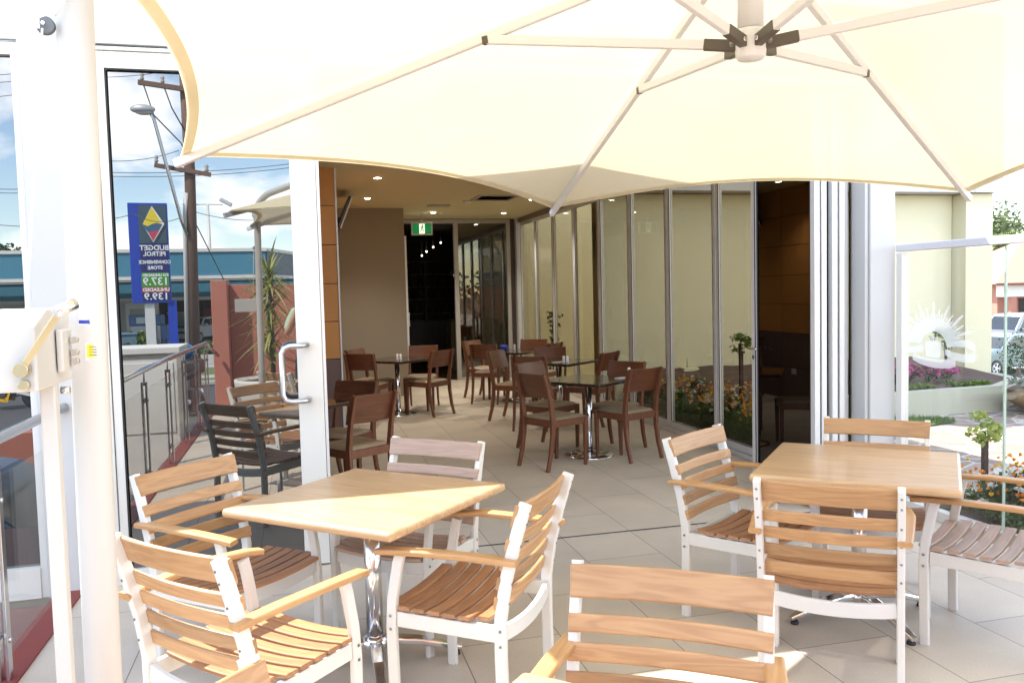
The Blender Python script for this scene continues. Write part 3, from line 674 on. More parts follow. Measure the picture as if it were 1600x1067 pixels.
def indoor_table(c, rot, label, size=.74):
    t = empty('dining_table', (c[0], c[1], 0), math.radians(rot), label, 'table', 'dark square dining tables on chrome disc bases')
    h = size / 2
    obj('tabletop', MB().box(-h, -h, .712, h, h, .742), DTOP, t, bevel=.004)
    m = MB(); m.lathe([(.034, .03), (.034, .70)], n=22); m.box(-.17, -.02, .698, .17, .02, .711); obj('column', m, CHROME, t)
    m = MB(); m.lathe([(.24, 0), (.24, .008), (.225, .018), (.16, .026), (.06, .034), (.045, .05), (.038, .06)], n=40); obj('disc_base', m, CHROME, t)
TB = [((2.66, 7.52), 36, 'glossy dark square table nearest the bifold doors'), ((3.03, 9.62), 40, 'second dark table from the front, partly hidden behind chairs'),
      ((2.98, 11.65), 42, 'farthest dark table, in front of the back glass wall'), ((1.22, 11.05), 44, 'dark table beside the taupe wall, left of the doorway'), ((-.13, 6.88), 40, 'dark table mostly hidden behind the white door post')]
for c, r, l in TB: indoor_table(c, r, l)
def shaker(x, y, label, group, h=.085, z=.7425):
    m = MB().lathe([(.017, 0), (.019, .004), (.016, h * .55), (.017, h * .8), (.013, h * .95), (.006, h)], n=14)
    obj('shaker', m, mat('white_ceramic', (.82, .82, .80), .25), label=label, cat='shaker', group=group, loc=(x, y, z))
def tp(px, py): p = un(px, py, .742); return p.x, p.y
for (px, py), l in (((983, 590), 'single white shaker on the nearest dark indoor table'), ((881, 567), 'left white shaker of the pair on the second indoor table'), ((886.5, 567), 'right white shaker of the pair on the second indoor table'),
                    ((804, 547), 'white shaker on the farthest indoor table beside a blue tub'), ((621, 563), 'left white shaker of the pair on the table by the taupe wall'), ((626, 563), 'right white shaker of the pair on the table by the taupe wall')):
    x, y = tp(px, py); shaker(x, y, l, 'white salt and pepper shakers', .10 if px == 983 else .085)
x, y = tp(971, 591); obj('napkin', MB().box(-.06, -.03, 0, .06, .03, .008), mat('napkin_paper', (.75, .74, .72), .9), label='folded white napkin lying on the nearest dark indoor table', cat='napkin', loc=(x, y, .743), rotz=.3)
x, y = tp(872, 566); obj('napkin', MB().box(-.07, -.03, 0, .07, .03, .006), mat('napkin_paper', (.75, .74, .72), .9), label='white paper napkin on the second indoor table, left of two shakers', cat='napkin', loc=(x, y, .743), rotz=.2)
x, y = tp(787, 547); obj('sugar_tub', MB().lathe([(.05, 0), (.058, .07), (.054, .07), (.047, .006)], n=18), mat('blue_plastic', (.01, .04, .40), .35), label='small bright blue tub on the farthest indoor table', cat='tub', loc=(x, y, .7425))

# ------------------------------------------------------------------ cantilever umbrella
TIPS = [Vector(v) for v in ((1.56, 5.01, 2.12), (-.47, 3.83, 2.22), (-.45, 1.49, 2.31), (1.58, .32, 2.28), (3.61, 1.5, 2.18), (3.60, 3.85, 2.09))]
APEX = Vector((1.593, 2.694, 2.902)); HUB = Vector((1.577, 2.676, 2.40)); SCAL = [.085, .065, .09, .09, .09, .11]
um = empty('cantilever_umbrella', (-.39, 1.66, 0), 0, 'huge cream hexagonal shade umbrella hung from a white cranked mast over the terrace', 'umbrella')
UO = Matrix.Translation((.39, -1.66, 0))
def upart(n, m, mt, parent=None, **k): return obj(n, m.xf(UO), mt, parent or um, **k)
def canpt(k, s, t, off=0.0, sc=None):
    a, b = TIPS[k], TIPS[(k + 1) % 6]; q = (SCAL[k] if sc is None else sc)
    e = a * (1 - t) + b * t; e = APEX + (e - APEX) * (1 - q * 4 * t * (1 - t) * s ** 1.5)
    p = APEX + (e - APEX) * s; p.z += -.10 * 4 * t * (1 - t) * s * (1 - s) + off
    return p
can = MB(); hem = MB()
for k in range(6):
    can.grid(lambda u, v: tuple(canpt(k, .03 + .97 * u, v)), 16, 20)
    hem.grid(lambda u, v: tuple(canpt(k, .978 + .024 * u, v, -.006)), 2, 24)
canopy = upart('canopy', can, CLOTH, weld=False)
upart('hem', hem, HEM, canopy, weld=False)
RIB = mat('umbrella_frame_white', (.74, .75, .77), .4)
for k in range(6):
    T = TIPS[k]; d = (T - APEX); m = MB()
    m.bar([APEX + Vector((0, 0, -.05)) + d * .03, T + Vector((0, 0, -.028)) + d * .012], .026, .036, d.cross(Vector((0, 0, 1))).normalized(), .004)
    rb = upart('rib', m, RIB)
    J = APEX + d * .417 + Vector((0, 0, -.05)); hd = Vector((d.x, d.y, 0)).normalized(); H0 = HUB + hd * .055 + Vector((0, 0, .05))
    m = MB(); m.bar([H0 + (J - H0) * .1, J], .024, .034, hd.cross(Vector((0, 0, 1))), .004); upart('strut', m, RIB)
    m = MB(); m.bar([J - (J - H0) * .012, J + d * .006], .028, .030, hd.cross(Vector((0, 0, 1)))); upart('rib_bracket', m, mat('brown_bracket', (.10, .085, .065), .5), bevel=.003)
    m = MB(); m.bar([HUB + hd * .03 + Vector((0, 0, .045)), H0 + (J - H0) * .115], .03, .038, hd.cross(Vector((0, 0, 1))))
    hbk = upart('hub_bracket', m, mat('brown_bracket', (.10, .085, .065), .5), bevel=.003)
    m = MB(); sd = hd.cross(Vector((0, 0, 1))); c0 = HUB + hd * .065 + Vector((0, 0, .052))
    m.lathe([(.0085, 0), (.0085, .037)], (0, 0, 0), 12); m.xf(Matrix.Translation(c0 - sd * .0185) @ sd.to_track_quat('Z', 'Y').to_matrix().to_4x4())
    upart('bolt', m, STEEL, hbk)
m = MB(); m.tube([HUB + Vector((0, 0, .1)), APEX + Vector((0, 0, .1))], .045, 24); upart('hub_tube', m, RIB)
m = MB(); m.lathe([(.0, -.005), (.045, -.003), (.052, .005), (.054, .03), (.054, .085), (.046, .1)], HUB, 28); upart('hub', m, RIB)
mx, my = -.39, 1.66
m = MB(); pts = [(mx, my, 0), (mx + .008, my, 1.2), (mx + .022, my, 2.35)]
A2 = Vector((APEX.x, APEX.y, 3.17)); B2 = Vector((mx, my, 2.58))
for i in range(1, 9):
    a = i / 8 * math.radians(72); dirh = Vector((APEX.x - mx, APEX.y - my, 0)).normalized(); R_ = .26
    pts.append(tuple(Vector((mx, my, 2.35)) + dirh * R_ * (1 - math.cos(a)) + Vector((0, 0, R_ * math.sin(a)))))
pts.append(tuple(A2)); pts.append(tuple(A2 + Vector((.08, .04, -.08))))
m.tube(pts, .0315, 24); MASTC = mat('mast_cream_paint', (.50, .48, .445), .4); mast = upart('mast', m, MASTC)
m = MB(); m.lathe([(.11, 0), (.11, .012), (.045, .02), (.04, .06)], (mx, my, 0), 24); upart('base_plate', m, RIB)
# pulley, rope, winch box, crank
def camdir(px, py): return cam.matrix_world.to_3x3() @ Vector(((px - 800) / 1294, -(py - 533.5) / 1294, -1))
def at(px, py, y): d = camdir(px, py); t = y / d.y; return Vector((d.x * t, y, CAM_H + d.z * t))
P = at(80, 38, 1.62)
m = MB().box(P.x - .028, P.y + .022, P.z - .011, mx - .022, P.y + .025, P.z + .011); pb = upart('pulley_bracket', m, RIB, bevel=.002)
upart('pulley', MB().lathe([(.0135, -.005), (.0155, -.0045), (.011, 0), (.0155, .0045), (.0135, .005)], P + Vector((-.012, .012, 0)), 24, 'y'), mat('pulley_grey', (.12, .13, .14), .4), pb); upart('pulley_plate', MB().box(P.x - .028, P.y - .002, P.z - .009, mx - .028, P.y + .001, P.z + .009), RIB, pb, bevel=.001); upart('pulley_bolt', MB().lathe([(.004, -.004), (.003, -.006)], P + Vector((-.012, 0, 0)), 12, 'y'), STEEL, pb)
upart('rope', MB().tube([at(66, 45, 1.62), at(42, 470, 1.55), at(40, 500, 1.52)], .0022, 8).tube([at(86, 25, 1.62), at(100, 2, 1.62), at(112, -60, 1.64)], .0022, 8), mat('rope_white', (.6, .6, .58), .8))
WB = MASTC
b0 = at(0, 560, 1.40)
m = MB(); zt, zb = at(60, 508, 1.42).z, at(60, 610, 1.42).z; xr = at(63, 560, 1.42).x
m.prism([(1.40, zb), (1.40, zt), (1.47, zt + .025), (1.60, zt + .025), (1.60, zb)], 'x', xr - .22, xr); wbx = upart('winch_box', m, WB, bevel=.004)
m = MB(); m.box(xr - .035, 1.47, 0.0 + .25, xr - .012, 1.50, zb + .004); upart('winch_leg', MB().box(at(72, 800, 1.5).x, 1.5, .0, at(97, 800, 1.5).x, 1.525, zb + .02), WB, bevel=.003)
m = MB(); m.box(xr + .002, 1.50, zb + .02, xr + .012, 1.56, zt - .01); m.box(xr + .002, 1.55, zb + .02, mx - .02, 1.562, zt - .01); upart('mounting_bracket', m, WB, bevel=.003)
for z in (zb + .035, zb + .05, zt - .03): upart('bolt', MB().tube([(xr + .02, 1.549, z), (xr + .02, 1.535, z)], .006, 8), STEEL, wbx)
upart('bolt', MB().tube([(xr - .002, 1.53, zb - .012), (xr + .012, 1.53, zb - .012)], .006, 8), STEEL, wbx)
BRS = mat('brass_plate', (.50, .44, .28), .28, .8)
c0, c1 = at(33, 578, 1.385), at(95, 484, 1.375)
m = MB(); m.bar([c0, c1], .010, .004, (0.80, -.0, .5)); m.tube([c0 + Vector((0, -.006, 0)), c0 + Vector((0, .02, 0))], .011, 16); m.tube([at(36, 602, 1.39), at(36, 602, 1.39) + Vector((0, .012, 0))], .008, 14)
ck = upart('crank_handle', m, BRS, bevel=.001)
upart('grip', MB().tube([at(86, 488, 1.355), at(118, 474, 1.375)], .0085, 16), CHROME, ck)
# stickers on the mast
def sticker(name, px0, py0, px1, py1, m_, r=.0322, parent=None):
    mb = MB(); mx = -.39 + .009
    def fn(u, v):
        px = px0 + (px1 - px0) * u; py = py0 + (py1 - py0) * v
        d = camdir(px, py); a = d.x * d.x + d.y * d.y; b = -2 * (d.x * mx + d.y * my); c = mx * mx + my * my - r * r; D = max(0, b * b - 4 * a * c)
        t = (-b - math.sqrt(D)) / 2 / a; return (d.x * t, d.y * t, CAM_H + d.z * t)
    mb.grid(fn, 10, 3); return upart(name, mb, m_, mast if parent is None else parent)
s1 = mat('label_white', (.75, .75, .77), .4); s2 = mat('label_blue', (.02, .04, .30), .4); s3 = mat('label_yellow', (.80, .70, .03), .4)
sticker('logo_label', 122.5, 472, 154, 508, s1, .0322); sticker('blue_band', 123, 500, 154, 506, s2, .0326)
mb = MB()
def onm(px, py, r=.0327):
    d = camdir(px, py); a = d.x * d.x + d.y * d.y; b = -2 * (d.x * mx + d.y * my); c = mx * mx + my * my - r * r; t = (-b - math.sqrt(max(0, b * b - 4 * a * c))) / 2 / a; return (d.x * t, d.y * t, CAM_H + d.z * t)
mb.add([onm(127, 487), onm(140, 476), onm(136, 487), onm(140, 498)], [(0, 1, 2), (0, 2, 3)]); upart('logo_arrow', mb, s2, mast)
sticker('warning_label', 134, 536, 155, 563, s1, .0322); sticker('warning_label', 135.5, 538, 155, 559, s3, .0326)
for i in range(4): sticker('warning_text', 139, 541 + i * 4.4, 151, 542.3 + i * 4.4, mat('label_text', (.06, .05, .02), .5), .0330)

# ------------------------------------------------------------------ balustrade on the left
bal = empty('steel_glass_balustrade', (-1.29, 0, 0), 0, 'stainless steel handrail on posts with clear glass infill along the left edge of the terrace', 'balustrade')
def bp_(n, m, mt, parent=None, **k): return obj(n, m.xf(Matrix.Translation((1.29, 0, 0))), mt, parent or bal, **k)
m = MB(); m.tube([(-1.27, 4.96, 1.03), (-1.27, 1.5, 1.03), (-1.27, -1.95, 1.0)], .025, 20); m.tube([(-1.27, -1.95, 1.0), (-1.23, -2.1, .92), (-1.15, -2.3, .8)], .025, 16); bp_('handrail', m, STEEL)
PY = [3.86, 2.70, 1.45, .30, -.85, -1.9]
for y in PY:
    m = MB(); m.box(-1.296, y - .022, 0.012, -1.282, y + .022, .93); m.box(-1.262, y - .022, 0.012, -1.248, y + .022, .93); m.tube([(-1.272, y, .9), (-1.27, y, 1.01)], .008, 10)
    p = bp_('post', m, STEEL, bevel=.002)
    m = MB()
    for z in (.18, .78):
        for s in (-1, 1): m.box(-1.28, y + s * .022, z - .02, -1.264, y + s * .06, z + .02)
        m.lathe([(.012, 0), (.010, .008)], (-1.248, y, z), 12, 'x')
    bp_('glass_clamp', m, STEEL, p, bevel=.002)
ye = [4.90] + PY
for a, b in zip(ye, ye[1:]): bp_('glass_panel', MB().box(-1.277, b + .035, .09, -1.267, a - .035, .87), CLEAR)

# ------------------------------------------------------------------ glass wind screen on the right
scr = empty('glass_wind_screen', (4.1, 4.9, 0), 0, 'tall glass wind screen with white top rail and frosted rising sun emblem at the right', 'wind screen')
def sp(n, m, mt, parent=None, **k): return obj(n, m.xf(Matrix.Translation((-4.1, -4.9, 0))), mt, parent or scr, **k)
sp('top_rail', MB().box(4.07, 1.2, 1.81, 4.13, 5.0, 1.86), mat('rail_grey_white', (.60, .60, .63), .45), bevel=.006)
sp('end_post', MB().box(4.065, 4.93, 0, 4.125, 4.985, 1.80), WHITE, bevel=.003)
sp('bottom_rail', MB().box(4.07, 1.2, 0, 4.13, 4.93, .07), WHITE, bevel=.003)
sp('glass_panel', MB().box(4.094, 4.09, .07, 4.106, 4.925, 1.80), CLEAR); sp('glass_panel', MB().box(4.094, 1.2, .07, 4.106, 4.078, 1.80), CLEAR)
sp('panel_joint', MB().box(4.093, 4.079, .07, 4.107, 4.089, 1.80), mat('glass_edge', (.45, .58, .50), .3))
def frost():
    m = bpy.data.materials.new('frosted_film'); m.use_nodes = True; nt = m.node_tree; N = nt.nodes; L = nt.links; N.clear()
    o = N.new('ShaderNodeOutputMaterial'); d = N.new('ShaderNodeBsdfDiffuse'); d.inputs[0].default_value = (.85, .86, .88, 1); t = N.new('ShaderNodeBsdfTransparent'); tr = N.new('ShaderNodeBsdfTranslucent'); tr.inputs[0].default_value = (.85, .86, .88, 1)
    a = N.new('ShaderNodeMixShader'); a.inputs[0].default_value = .5; b = N.new('ShaderNodeMixShader'); b.inputs[0].default_value = .5
    L.new(d.outputs[0], a.inputs[1]); L.new(tr.outputs[0], a.inputs[2]); L.new(a.outputs[0], b.inputs[1]); L.new(t.outputs[0], b.inputs[2]); L.new(b.outputs[0], o.inputs[0]); return m
FR = frost(); em = MB()
def E2(px, py): return (4.660 - (px - 600) * .000735, 1.205 - (py - 640) * .00054)
def epoly(pts, x=4.0925):
    vs = [(x, *E2(a, b)) for a, b in pts]; em.add(vs, [tuple(range(len(vs)))])
for k in range(33):
    a = math.radians(180 * k / 32); long = k % 4 == 0; R = 540 if long else (400 + (60 if k % 2 == 0 else 0)); w = .034 if long else .03
    if k in (0, 32): continue
    cs, sn = math.cos(a), math.sin(a); rx = lambda r, aa: (600 + r * 1.0 * math.cos(aa) * .92, 700 - r * math.sin(aa))
    epoly([rx(165, a - .05), rx(165, a + .05), rx(330, a + .05), rx(R * .80, a + w * 1.25), rx(R, a + .018), rx(R, a - .018), rx(R * .80, a - w * 1.25), rx(330, a - .05)], 4.0925 - (k % 2) * .0004)
epoly([(500, 690), (520, 660), (560, 650), (600, 665), (640, 648), (685, 658), (705, 690), (685, 850), (640, 862), (560, 858), (510, 838)], 4.0917)
epoly([(590, 560), (612, 560), (612, 600), (640, 600), (640, 622), (612, 622), (612, 660), (590, 660), (590, 622), (570, 622), (570, 600), (590, 600)], 4.0917)
def band(pts_t, pts_b, x):
    for i in range(len(pts_t) - 1): epoly([pts_t[i], pts_t[i + 1], pts_b[i + 1], pts_b[i]], x)
band([(340, 822), (430, 850), (520, 865), (610, 872), (700, 868), (790, 855), (865, 838)], [(340, 905), (420, 945), (520, 972), (610, 982), (700, 982), (790, 972), (868, 940)], 4.0913)
band([(155, 690), (240, 735), (340, 740), (430, 715), (480, 700)], [(160, 760), (240, 808), (340, 815), (430, 800), (480, 790)], 4.0913)
band([(155, 605), (260, 600), (360, 620), (450, 650)], [(160, 680), (260, 655), (360, 675), (450, 705)], 4.0921)
band([(740, 735), (830, 765), (920, 780), (1010, 775), (1085, 750)], [(745, 810), (830, 855), (920, 878), (1010, 880), (1085, 848)], 4.0913)
band([(760, 660), (860, 640), (960, 615), (1080, 650)], [(760, 720), (860, 700), (960, 700), (1085, 740)], 4.0921)
sp('rising_sun_emblem', em, FR, weld=False)

# ------------------------------------------------------------------ foliage tools
def rdir():
    while True:
        v = Vector((random.uniform(-1, 1), random.uniform(-1, 1), random.uniform(-1, 1)))
        if .05 < v.length < 1: return v.normalized()
def leaves(mb, c, r, n, s, sz=1.0, shell=.5, asp=1.8):
    """n leaf faces of length s scattered through a lumpy ellipsoid"""
    c = Vector(c)
    for _ in range(n):
        d = rdir(); q = random.random() ** shell; p = c + Vector((d.x * r, d.y * r, d.z * r * sz)) * q
        a = rdir(); b = a.cross(rdir()).normalized(); k = s * random.uniform(.6, 1.3); L = a * k; W = b * k / asp
        mb.add([p - L * .5, p + W * .5, p + L * .5, p - W * .5], [(0, 1, 2, 3)])
    return mb
def tree(name, x, y, z, h, r, label, mats, n=2600, s=.3, group=None, trunk=.16, clumps=16, palm=False):
    t = empty(name, (x, y, z), random.uniform(0, 6), label, name.replace('_', ' ').replace('gum tree', 'tree'), group); m = MB(); b = MB()
    th = h - r * 1.5
    b.tube([(0, 0, -.3), (.03 * h, 0, th * .5), (0, .02 * h, th), (.0, 0, h - r * .8)], trunk, 9, scales=[1.2, .9, .7, .3])
    cs = []
    for i in range(clumps):
        d = rdir(); q = random.uniform(.35, .85); cs.append(Vector((d.x * r * q, d.y * r * q, h - r + d.z * r * q * .75)))
    for c in cs:
        b.tube([(0, 0, th * random.uniform(.7, 1)), tuple(c * .5 + Vector((0, 0, th * .5))), tuple(c)], trunk * .35, 6, scales=[1, .7, .3])
        leaves(m, c, r * random.uniform(.28, .48), n // clumps, s)
    obj('trunk', b, mat('tree_bark', (.13, .095, .07), .9, noise=(6, .3)), t); obj('crown', m, mats, t, weld=False); return t
LF1 = leafmat('gum_leaves', (.05, .075, .02), (.13, .16, .06)); LF2 = leafmat('bright_leaves', (.10, .17, .03), (.22, .30, .06)); LF3 = leafmat('dark_leaves', (.02, .045, .015), (.06, .10, .03))
LF4 = leafmat('lime_leaves', (.25, .36, .06), (.45, .50, .15)); PNK = leafmat('pink_petals', (.45, .05, .20), (.70, .22, .42), .4); WHP = leafmat('white_petals', (.75, .75, .68), (.82, .82, .80), .4); ORP = leafmat('marigold_petals', (.80, .22, .01), (.85, .45, .02), .4); YLP = leafmat('yellow_petals', (.85, .50, .02), (.85, .62, .05), .4)
SOIL = mat('garden_soil', (.10, .065, .05), .95, noise=(14, .4), bump=(25, .6))

# ------------------------------------------------------------------ rendered yellow building to the right
YEL = mat('pale_yellow_render', (.67, .625, .435), .8, noise=(2, .04), bump=(70, .08))
yb = empty('yellow_rendered_building', (4.4, 11, 0), 0, 'pale yellow rendered building with white panel fascia beyond the glass doors', 'building')
def yp(n, m, mt, **k): return obj(n, m.xf(Matrix.Translation((-4.4, -11, 0))), mt, yb, **k)
yp('wall', MB().box(4.06, 11.0, -.9, 9.99, 11.2, 2.93), YEL); yp('courtyard_wall', MB().box(4.06, 16.0, -.9, 10.5, 16.2, 4.6), YEL); yp('end_wall', MB().box(10.35, 11.65, -.9, 10.48, 15.99, 4.3), YEL)
yp('pilaster', MB().box(10.0, 10.72, -2.2, 10.50, 11.3, 2.93), YEL, bevel=.005)
fm = MB(); xs = [4.08, 4.82, 5.72, 6.6, 7.5, 8.38, 9.25, 10.05, 10.58]
for a, b in zip(xs, xs[1:]): fm.box(a + .004, 10.60, 2.935, b - .004, 10.66, 5.6)  # unseen upper height raised so its shadow reaches further over the paving
yp('fascia_panels', fm, WALLW); yp('roof', MB().box(4.08, 10.665, 2.94, 10.56, 11.3, 5.58), WALLW)
# meter box and pipe
mb_ = empty('meter_box', (5.38, 10.9, .32), 0, 'small cream meter box with a thin pipe on the yellow wall', 'meter box')
obj('box', MB().box(-.12, -.12, -.13, .12, .09, .13), YEL, mb_, bevel=.01); obj('pipe', MB().tube([(-.02, -.02, .13), (-.02, -.02, .26)], .012, 8).tube([(.0, -.02, -.13), (.0, -.02, -.17), (.9, -.02, -.17)], .012, 8), mat('pvc_pipe', (.45, .43, .33), .5), mb_); obj('door_catch', MB().box(.09, -.128, -.04, .11, -.12, .04), DGREY, mb_)
# raised bed
rw = empty('curved_retaining_wall', (6.6, 8.3, 0), 0, 'low pale rendered retaining wall holding a raised flower bed', 'retaining wall')
def inner(x): return 8.28 + .01 * math.sin(x)
m = MB(); P0 = [(4.6, 8.05), (5.5, 8.22), (6.6, 8.28), (7.6, 8.33), (8.35, 8.36), (9.2, 8.9), (9.5, 9.6)]
m.bar([(x - 6.6, y - 8.3 + .06, .14) for x, y in P0], .12, .32, (0, 0, 1)); 
m = MB()
for (a, b) in zip(P0, P0[1:]): pass
def ribbon(P, th, z0, z1):
    mb = MB(); n = len(P); L = []; R = []
    for i, (x, y) in enumerate(P):
        x0, y0 = P[max(0, i - 1)]; x1, y1 = P[min(n - 1, i + 1)]; l = math.hypot(x1 - x0, y1 - y0); nx, ny = -(y1 - y0) / l, (x1 - x0) / l; L.append((x, y)); R.append((x + nx * th, y + ny * th))
    vs = [(x, y, z) for z in (z0, z1) for x, y in L + R]; N_ = 2 * n
    for i in range(n - 1):
        mb.add([vs[i], vs[i + 1], vs[n + i + 1], vs[n + i], vs[N_ + i], vs[N_ + i + 1], vs[N_ + n + i + 1], vs[N_ + n + i]], [(0, 1, 2, 3), (4, 5, 6, 7), (0, 1, 5, 4), (3, 2, 6, 7)])
    mb.box(P[0][0], P[0][1], z0, P[0][0] + .001, P[0][1] + th, z1); return mb
obj('wall', ribbon([(x - 6.6, y - 8.3) for x, y in P0], .13, -.05, .29), mat('pale_render', (.40, .40, .31), .8, noise=(3, .05)), rw)
st('raised_soil', MB().grid(lambda u, v: (4.6 + 4.6 * u, 8.44 + (2.53) * v + .0, .22 + .22 * v + .03 * math.sin(u * 31) * math.sin(v * 9)), 24, 10), SOIL)
def plant(name, x, y, z, label, cat, parts, group=None):
    t = empty(name, (x, y, z), 0, label, cat, group)
    for n, m, mt in parts: obj(n, m, mt, t, weld=False)
    return t
def flowershrub(x, y, z, r, h, label, name, pet, n=500, nf=26, ls=.035, fs=.03, leafm=None, group=None, fl=.7):
    f = MB(); p = MB(); s = MB()
    for i in range(9):
        a = random.uniform(0, 6.28); q = random.uniform(.1, .8) * r; hh = h * random.uniform(.5, .95); s.tube([(0, 0, -.02), (q * .5 * math.cos(a), q * .5 * math.sin(a), hh * .5), (q * math.cos(a), q * math.sin(a), hh)], .004, 5)
        leaves(f, (q * math.cos(a), q * math.sin(a), hh * .8), r * .5, n // 9, ls, .9)
    for i in range(nf):
        a = random.uniform(0, 6.28); q = random.random() ** .5 * r; z_ = h * random.uniform(fl, 1.05) * (1 - .35 * (q / r) ** 2); c = Vector((q * math.cos(a), q * math.sin(a), z_))
        for k in range(9): leaves(p, c, fs * .5, 1, fs * .8, .6, .5, 1.2)
    return plant(name, x, y, z, label, 'flowering plant' if name != 'shrub' else 'shrub', [('stems', s, LF3), ('foliage', f, leafm or LF1), ('flowers', p, pet)], group)
def at3(px, py, y=None, x=None, z=None):
    d = camdir(px, py)
    t = (y / d.y) if y is not None else ((x / d.x) if x is not None else (z - CAM_H) / d.z)
    return Vector((d.x * t, d.y * t, CAM_H + d.z * t))
for px, lab, dk in ((1402, 'pink flowering bush at the left end of the raised bed', 0), (1428, 'largest pink flowering bush in the raised bed', .02), (1449, 'pink flowering bush right of the largest one', 0), (1479, 'pink flowering bush in front of the black stake', 0)):
    p = at3(px, 616, y=9.1); flowershrub(p.x, 9.1 + dk * 5, .27, .15 + dk, .24 + dk, lab + ' below the emblem', 'pink_flower_bush', PNK, 420, 60, .035, .045)
for px, py, lab in ((1412, 612, 'low green groundcover plant left in the raised bed'), (1437, 614, 'low green leafy plant in the middle of the raised bed front'), (1492, 606, 'low green leafy plant near the bare soil of the raised bed'), (1532, 604, 'small green plant at the right end of the raised bed')):
    p = at3(px, py, y=8.7); m = MB(); 
    for k in range(5): leaves(m, (random.uniform(-.15, .15), random.uniform(-.1, .1), .03), .07, 60, .04, .6)
    plant('low_plant', p.x, 8.7, .26, lab, 'low plant', [('foliage', m, LF2)])
p = at3(1477, 560, y=9.6)
m = MB().tube([(0, 0, -.1), (.01, 0, .25), (.0, 0, .48)], .018, 8); cr = MB()
for k in range(10): d = rdir(); leaves(cr, (d.x * .14, d.y * .14, (.50) + d.z * .1), .08, 22, .06)
plant('standard_rose', p.x, 9.6, .3, 'small standard rose on a black stake behind the frosted emblem', 'small tree', [('stake', m, BLACK), ('crown', cr, LF2)])
# grass wedge and shadowed paving
m = MB(); V0 = [(5.9, 8.24), (7.15, 7.82), (6.9, 8.30), (6.0, 8.26)]
m.add([(5.0, 8.14, .004), (5.2, 7.5, .004), (6.3, 7.62, .004), (7.2, 7.80, .004), (6.75, 8.27, .004), (6.0, 8.24, .004)], [(0, 1, 2, 3, 4, 5)]); 
gg = MB()
for i in range(3600):
    u, v = random.random(), random.random(); x = 5.1 + 2.05 * u; ymin = 7.5 + (x - 5.2) * .15; y = ymin + v * max(0, (8.26 - .4 * max(0, x - 6.75) * 2.2) - ymin)
    a = random.uniform(0, 6.28); h = random.uniform(.03, .075); w_ = .005; gg.add([(x - w_ * math.cos(a), y - w_ * math.sin(a), 0), (x + w_ * math.cos(a), y + w_ * math.sin(a), 0), (x + random.uniform(-.02, .02), y + random.uniform(-.02, .02), h)], [(0, 1, 2)])
obj('lawn_patch', gg, leafmat('lawn_blades', (.06, .13, .02), (.15, .26, .05)), label='small wedge of green lawn before the low retaining wall', cat='grass', kind='stuff', weld=False)
st('lawn_soil', m, GRASS)
# driftwood shell planter
sh = empty('shell_planter', (8.35, 8.0, 0), .2, 'weathered shell shaped trough with grey leaves on the paving near the hedge', 'planter')
sh.scale = (.9, .9, .9)
m = MB()
def sfn(u, v):
    a = (u - .5) * 2.6; x = -.35 + 1.3 * v; r = .10 + .30 * math.sin(min(1, v * 1.1) * PI * .62) * (1 + .06 * math.cos(u * 60)); return (x, r * math.sin(a) * 1.0, .30 - r * math.cos(a) * .95 + .12 * v * v)
m.grid(sfn, 36, 14); obj('shell', m, mat('driftwood', (.27, .20, .12), .85, noise=(16, .4)), sh, weld=False); m = MB()
for k in range(14): leaves(m, (random.uniform(-.35, .45), random.uniform(-.12, .12), .34 + random.uniform(0, .10)), .09, 16, .11, .6)
obj('leaves', m, leafmat('grey_leaves', (.18, .21, .17), (.34, .38, .33)), sh, weld=False)
# flower beds along the glass
st('flower_bed_soil', MB().box(4.14, 6.2, -.3, 4.9, 10.9, .03).box(4.16, 1.0, -.3, 5.35, 4.98, .03), SOIL)
fo = MB(); fl1 = MB(); fl2 = MB()
for (x0, x1, y0, y1, n, hh) in ((4.15, 4.75, 6.4, 9.4, 80, .42), (4.26, 5.25, 2.9, 4.75, 95, .27)):
    for i in range(n):
        x, y = random.uniform(x0, x1), random.uniform(y0, y1); h = hh * random.uniform(.6, 1.1); leaves(fo, (x, y, h * .5), .17, 170, .045, h * 2.4, .6, 3.0)
        for k in range(random.randint(4, 9)):
            c = Vector((x + random.uniform(-.15, .15), y + random.uniform(-.15, .15), h * random.uniform(.75, 1.25) + .05)); leaves(fl1 if random.random() < .62 else fl2, c, .012, 10, .021, .6, .5, 1.1)
o = obj('marigold_foliage', fo, leafmat('marigold_leaves', (.035, .09, .015), (.10, .20, .04)), label='feathery green mass of marigold foliage filling the bed beside the glass', cat='flower bed', kind='stuff', weld=False)
obj('orange_flowers', fl1, ORP, label='orange marigold blooms scattered over the green bed beside the glass', cat='flowers', kind='stuff', weld=False)
obj('yellow_flowers', fl2, YLP, label='yellow marigold blooms scattered over the green bed beside the glass', cat='flowers', kind='stuff', weld=False)
for (x, y, lab) in ((4.45, 8.9, 'white flowering shrub seen through the glass behind the nearest indoor table'), (4.4, 7.95, 'white rose bush outside the glass beside the orange marigolds'), (4.42, 4.35, 'white flowering plant among the marigolds behind the wind screen'), (4.55, 3.85, 'white flowering plant nearest the wind screen at the right edge')):
    flowershrub(x, y, .02, .22, .52 if y > 5 else .34, lab, 'white_rose_bush', WHP, 700, 26, .05, .05, LF3)
m = MB(); f = MB(); w = MB()
for i in range(5):
    a = i * 1.2; pts = [(0, 0, 0), (.06 * math.cos(a), .08 * math.sin(a), .6), (.02, .15 * math.sin(a), 1.0 + .1 * i)]; m.tube(pts, .007, 5)
    for k in range(8): leaves(f, (.05 * math.cos(a + k), .14 * math.sin(a), .2 + k * .14), .07, 9, .07)
p = at3(868, 600, x=4.2)
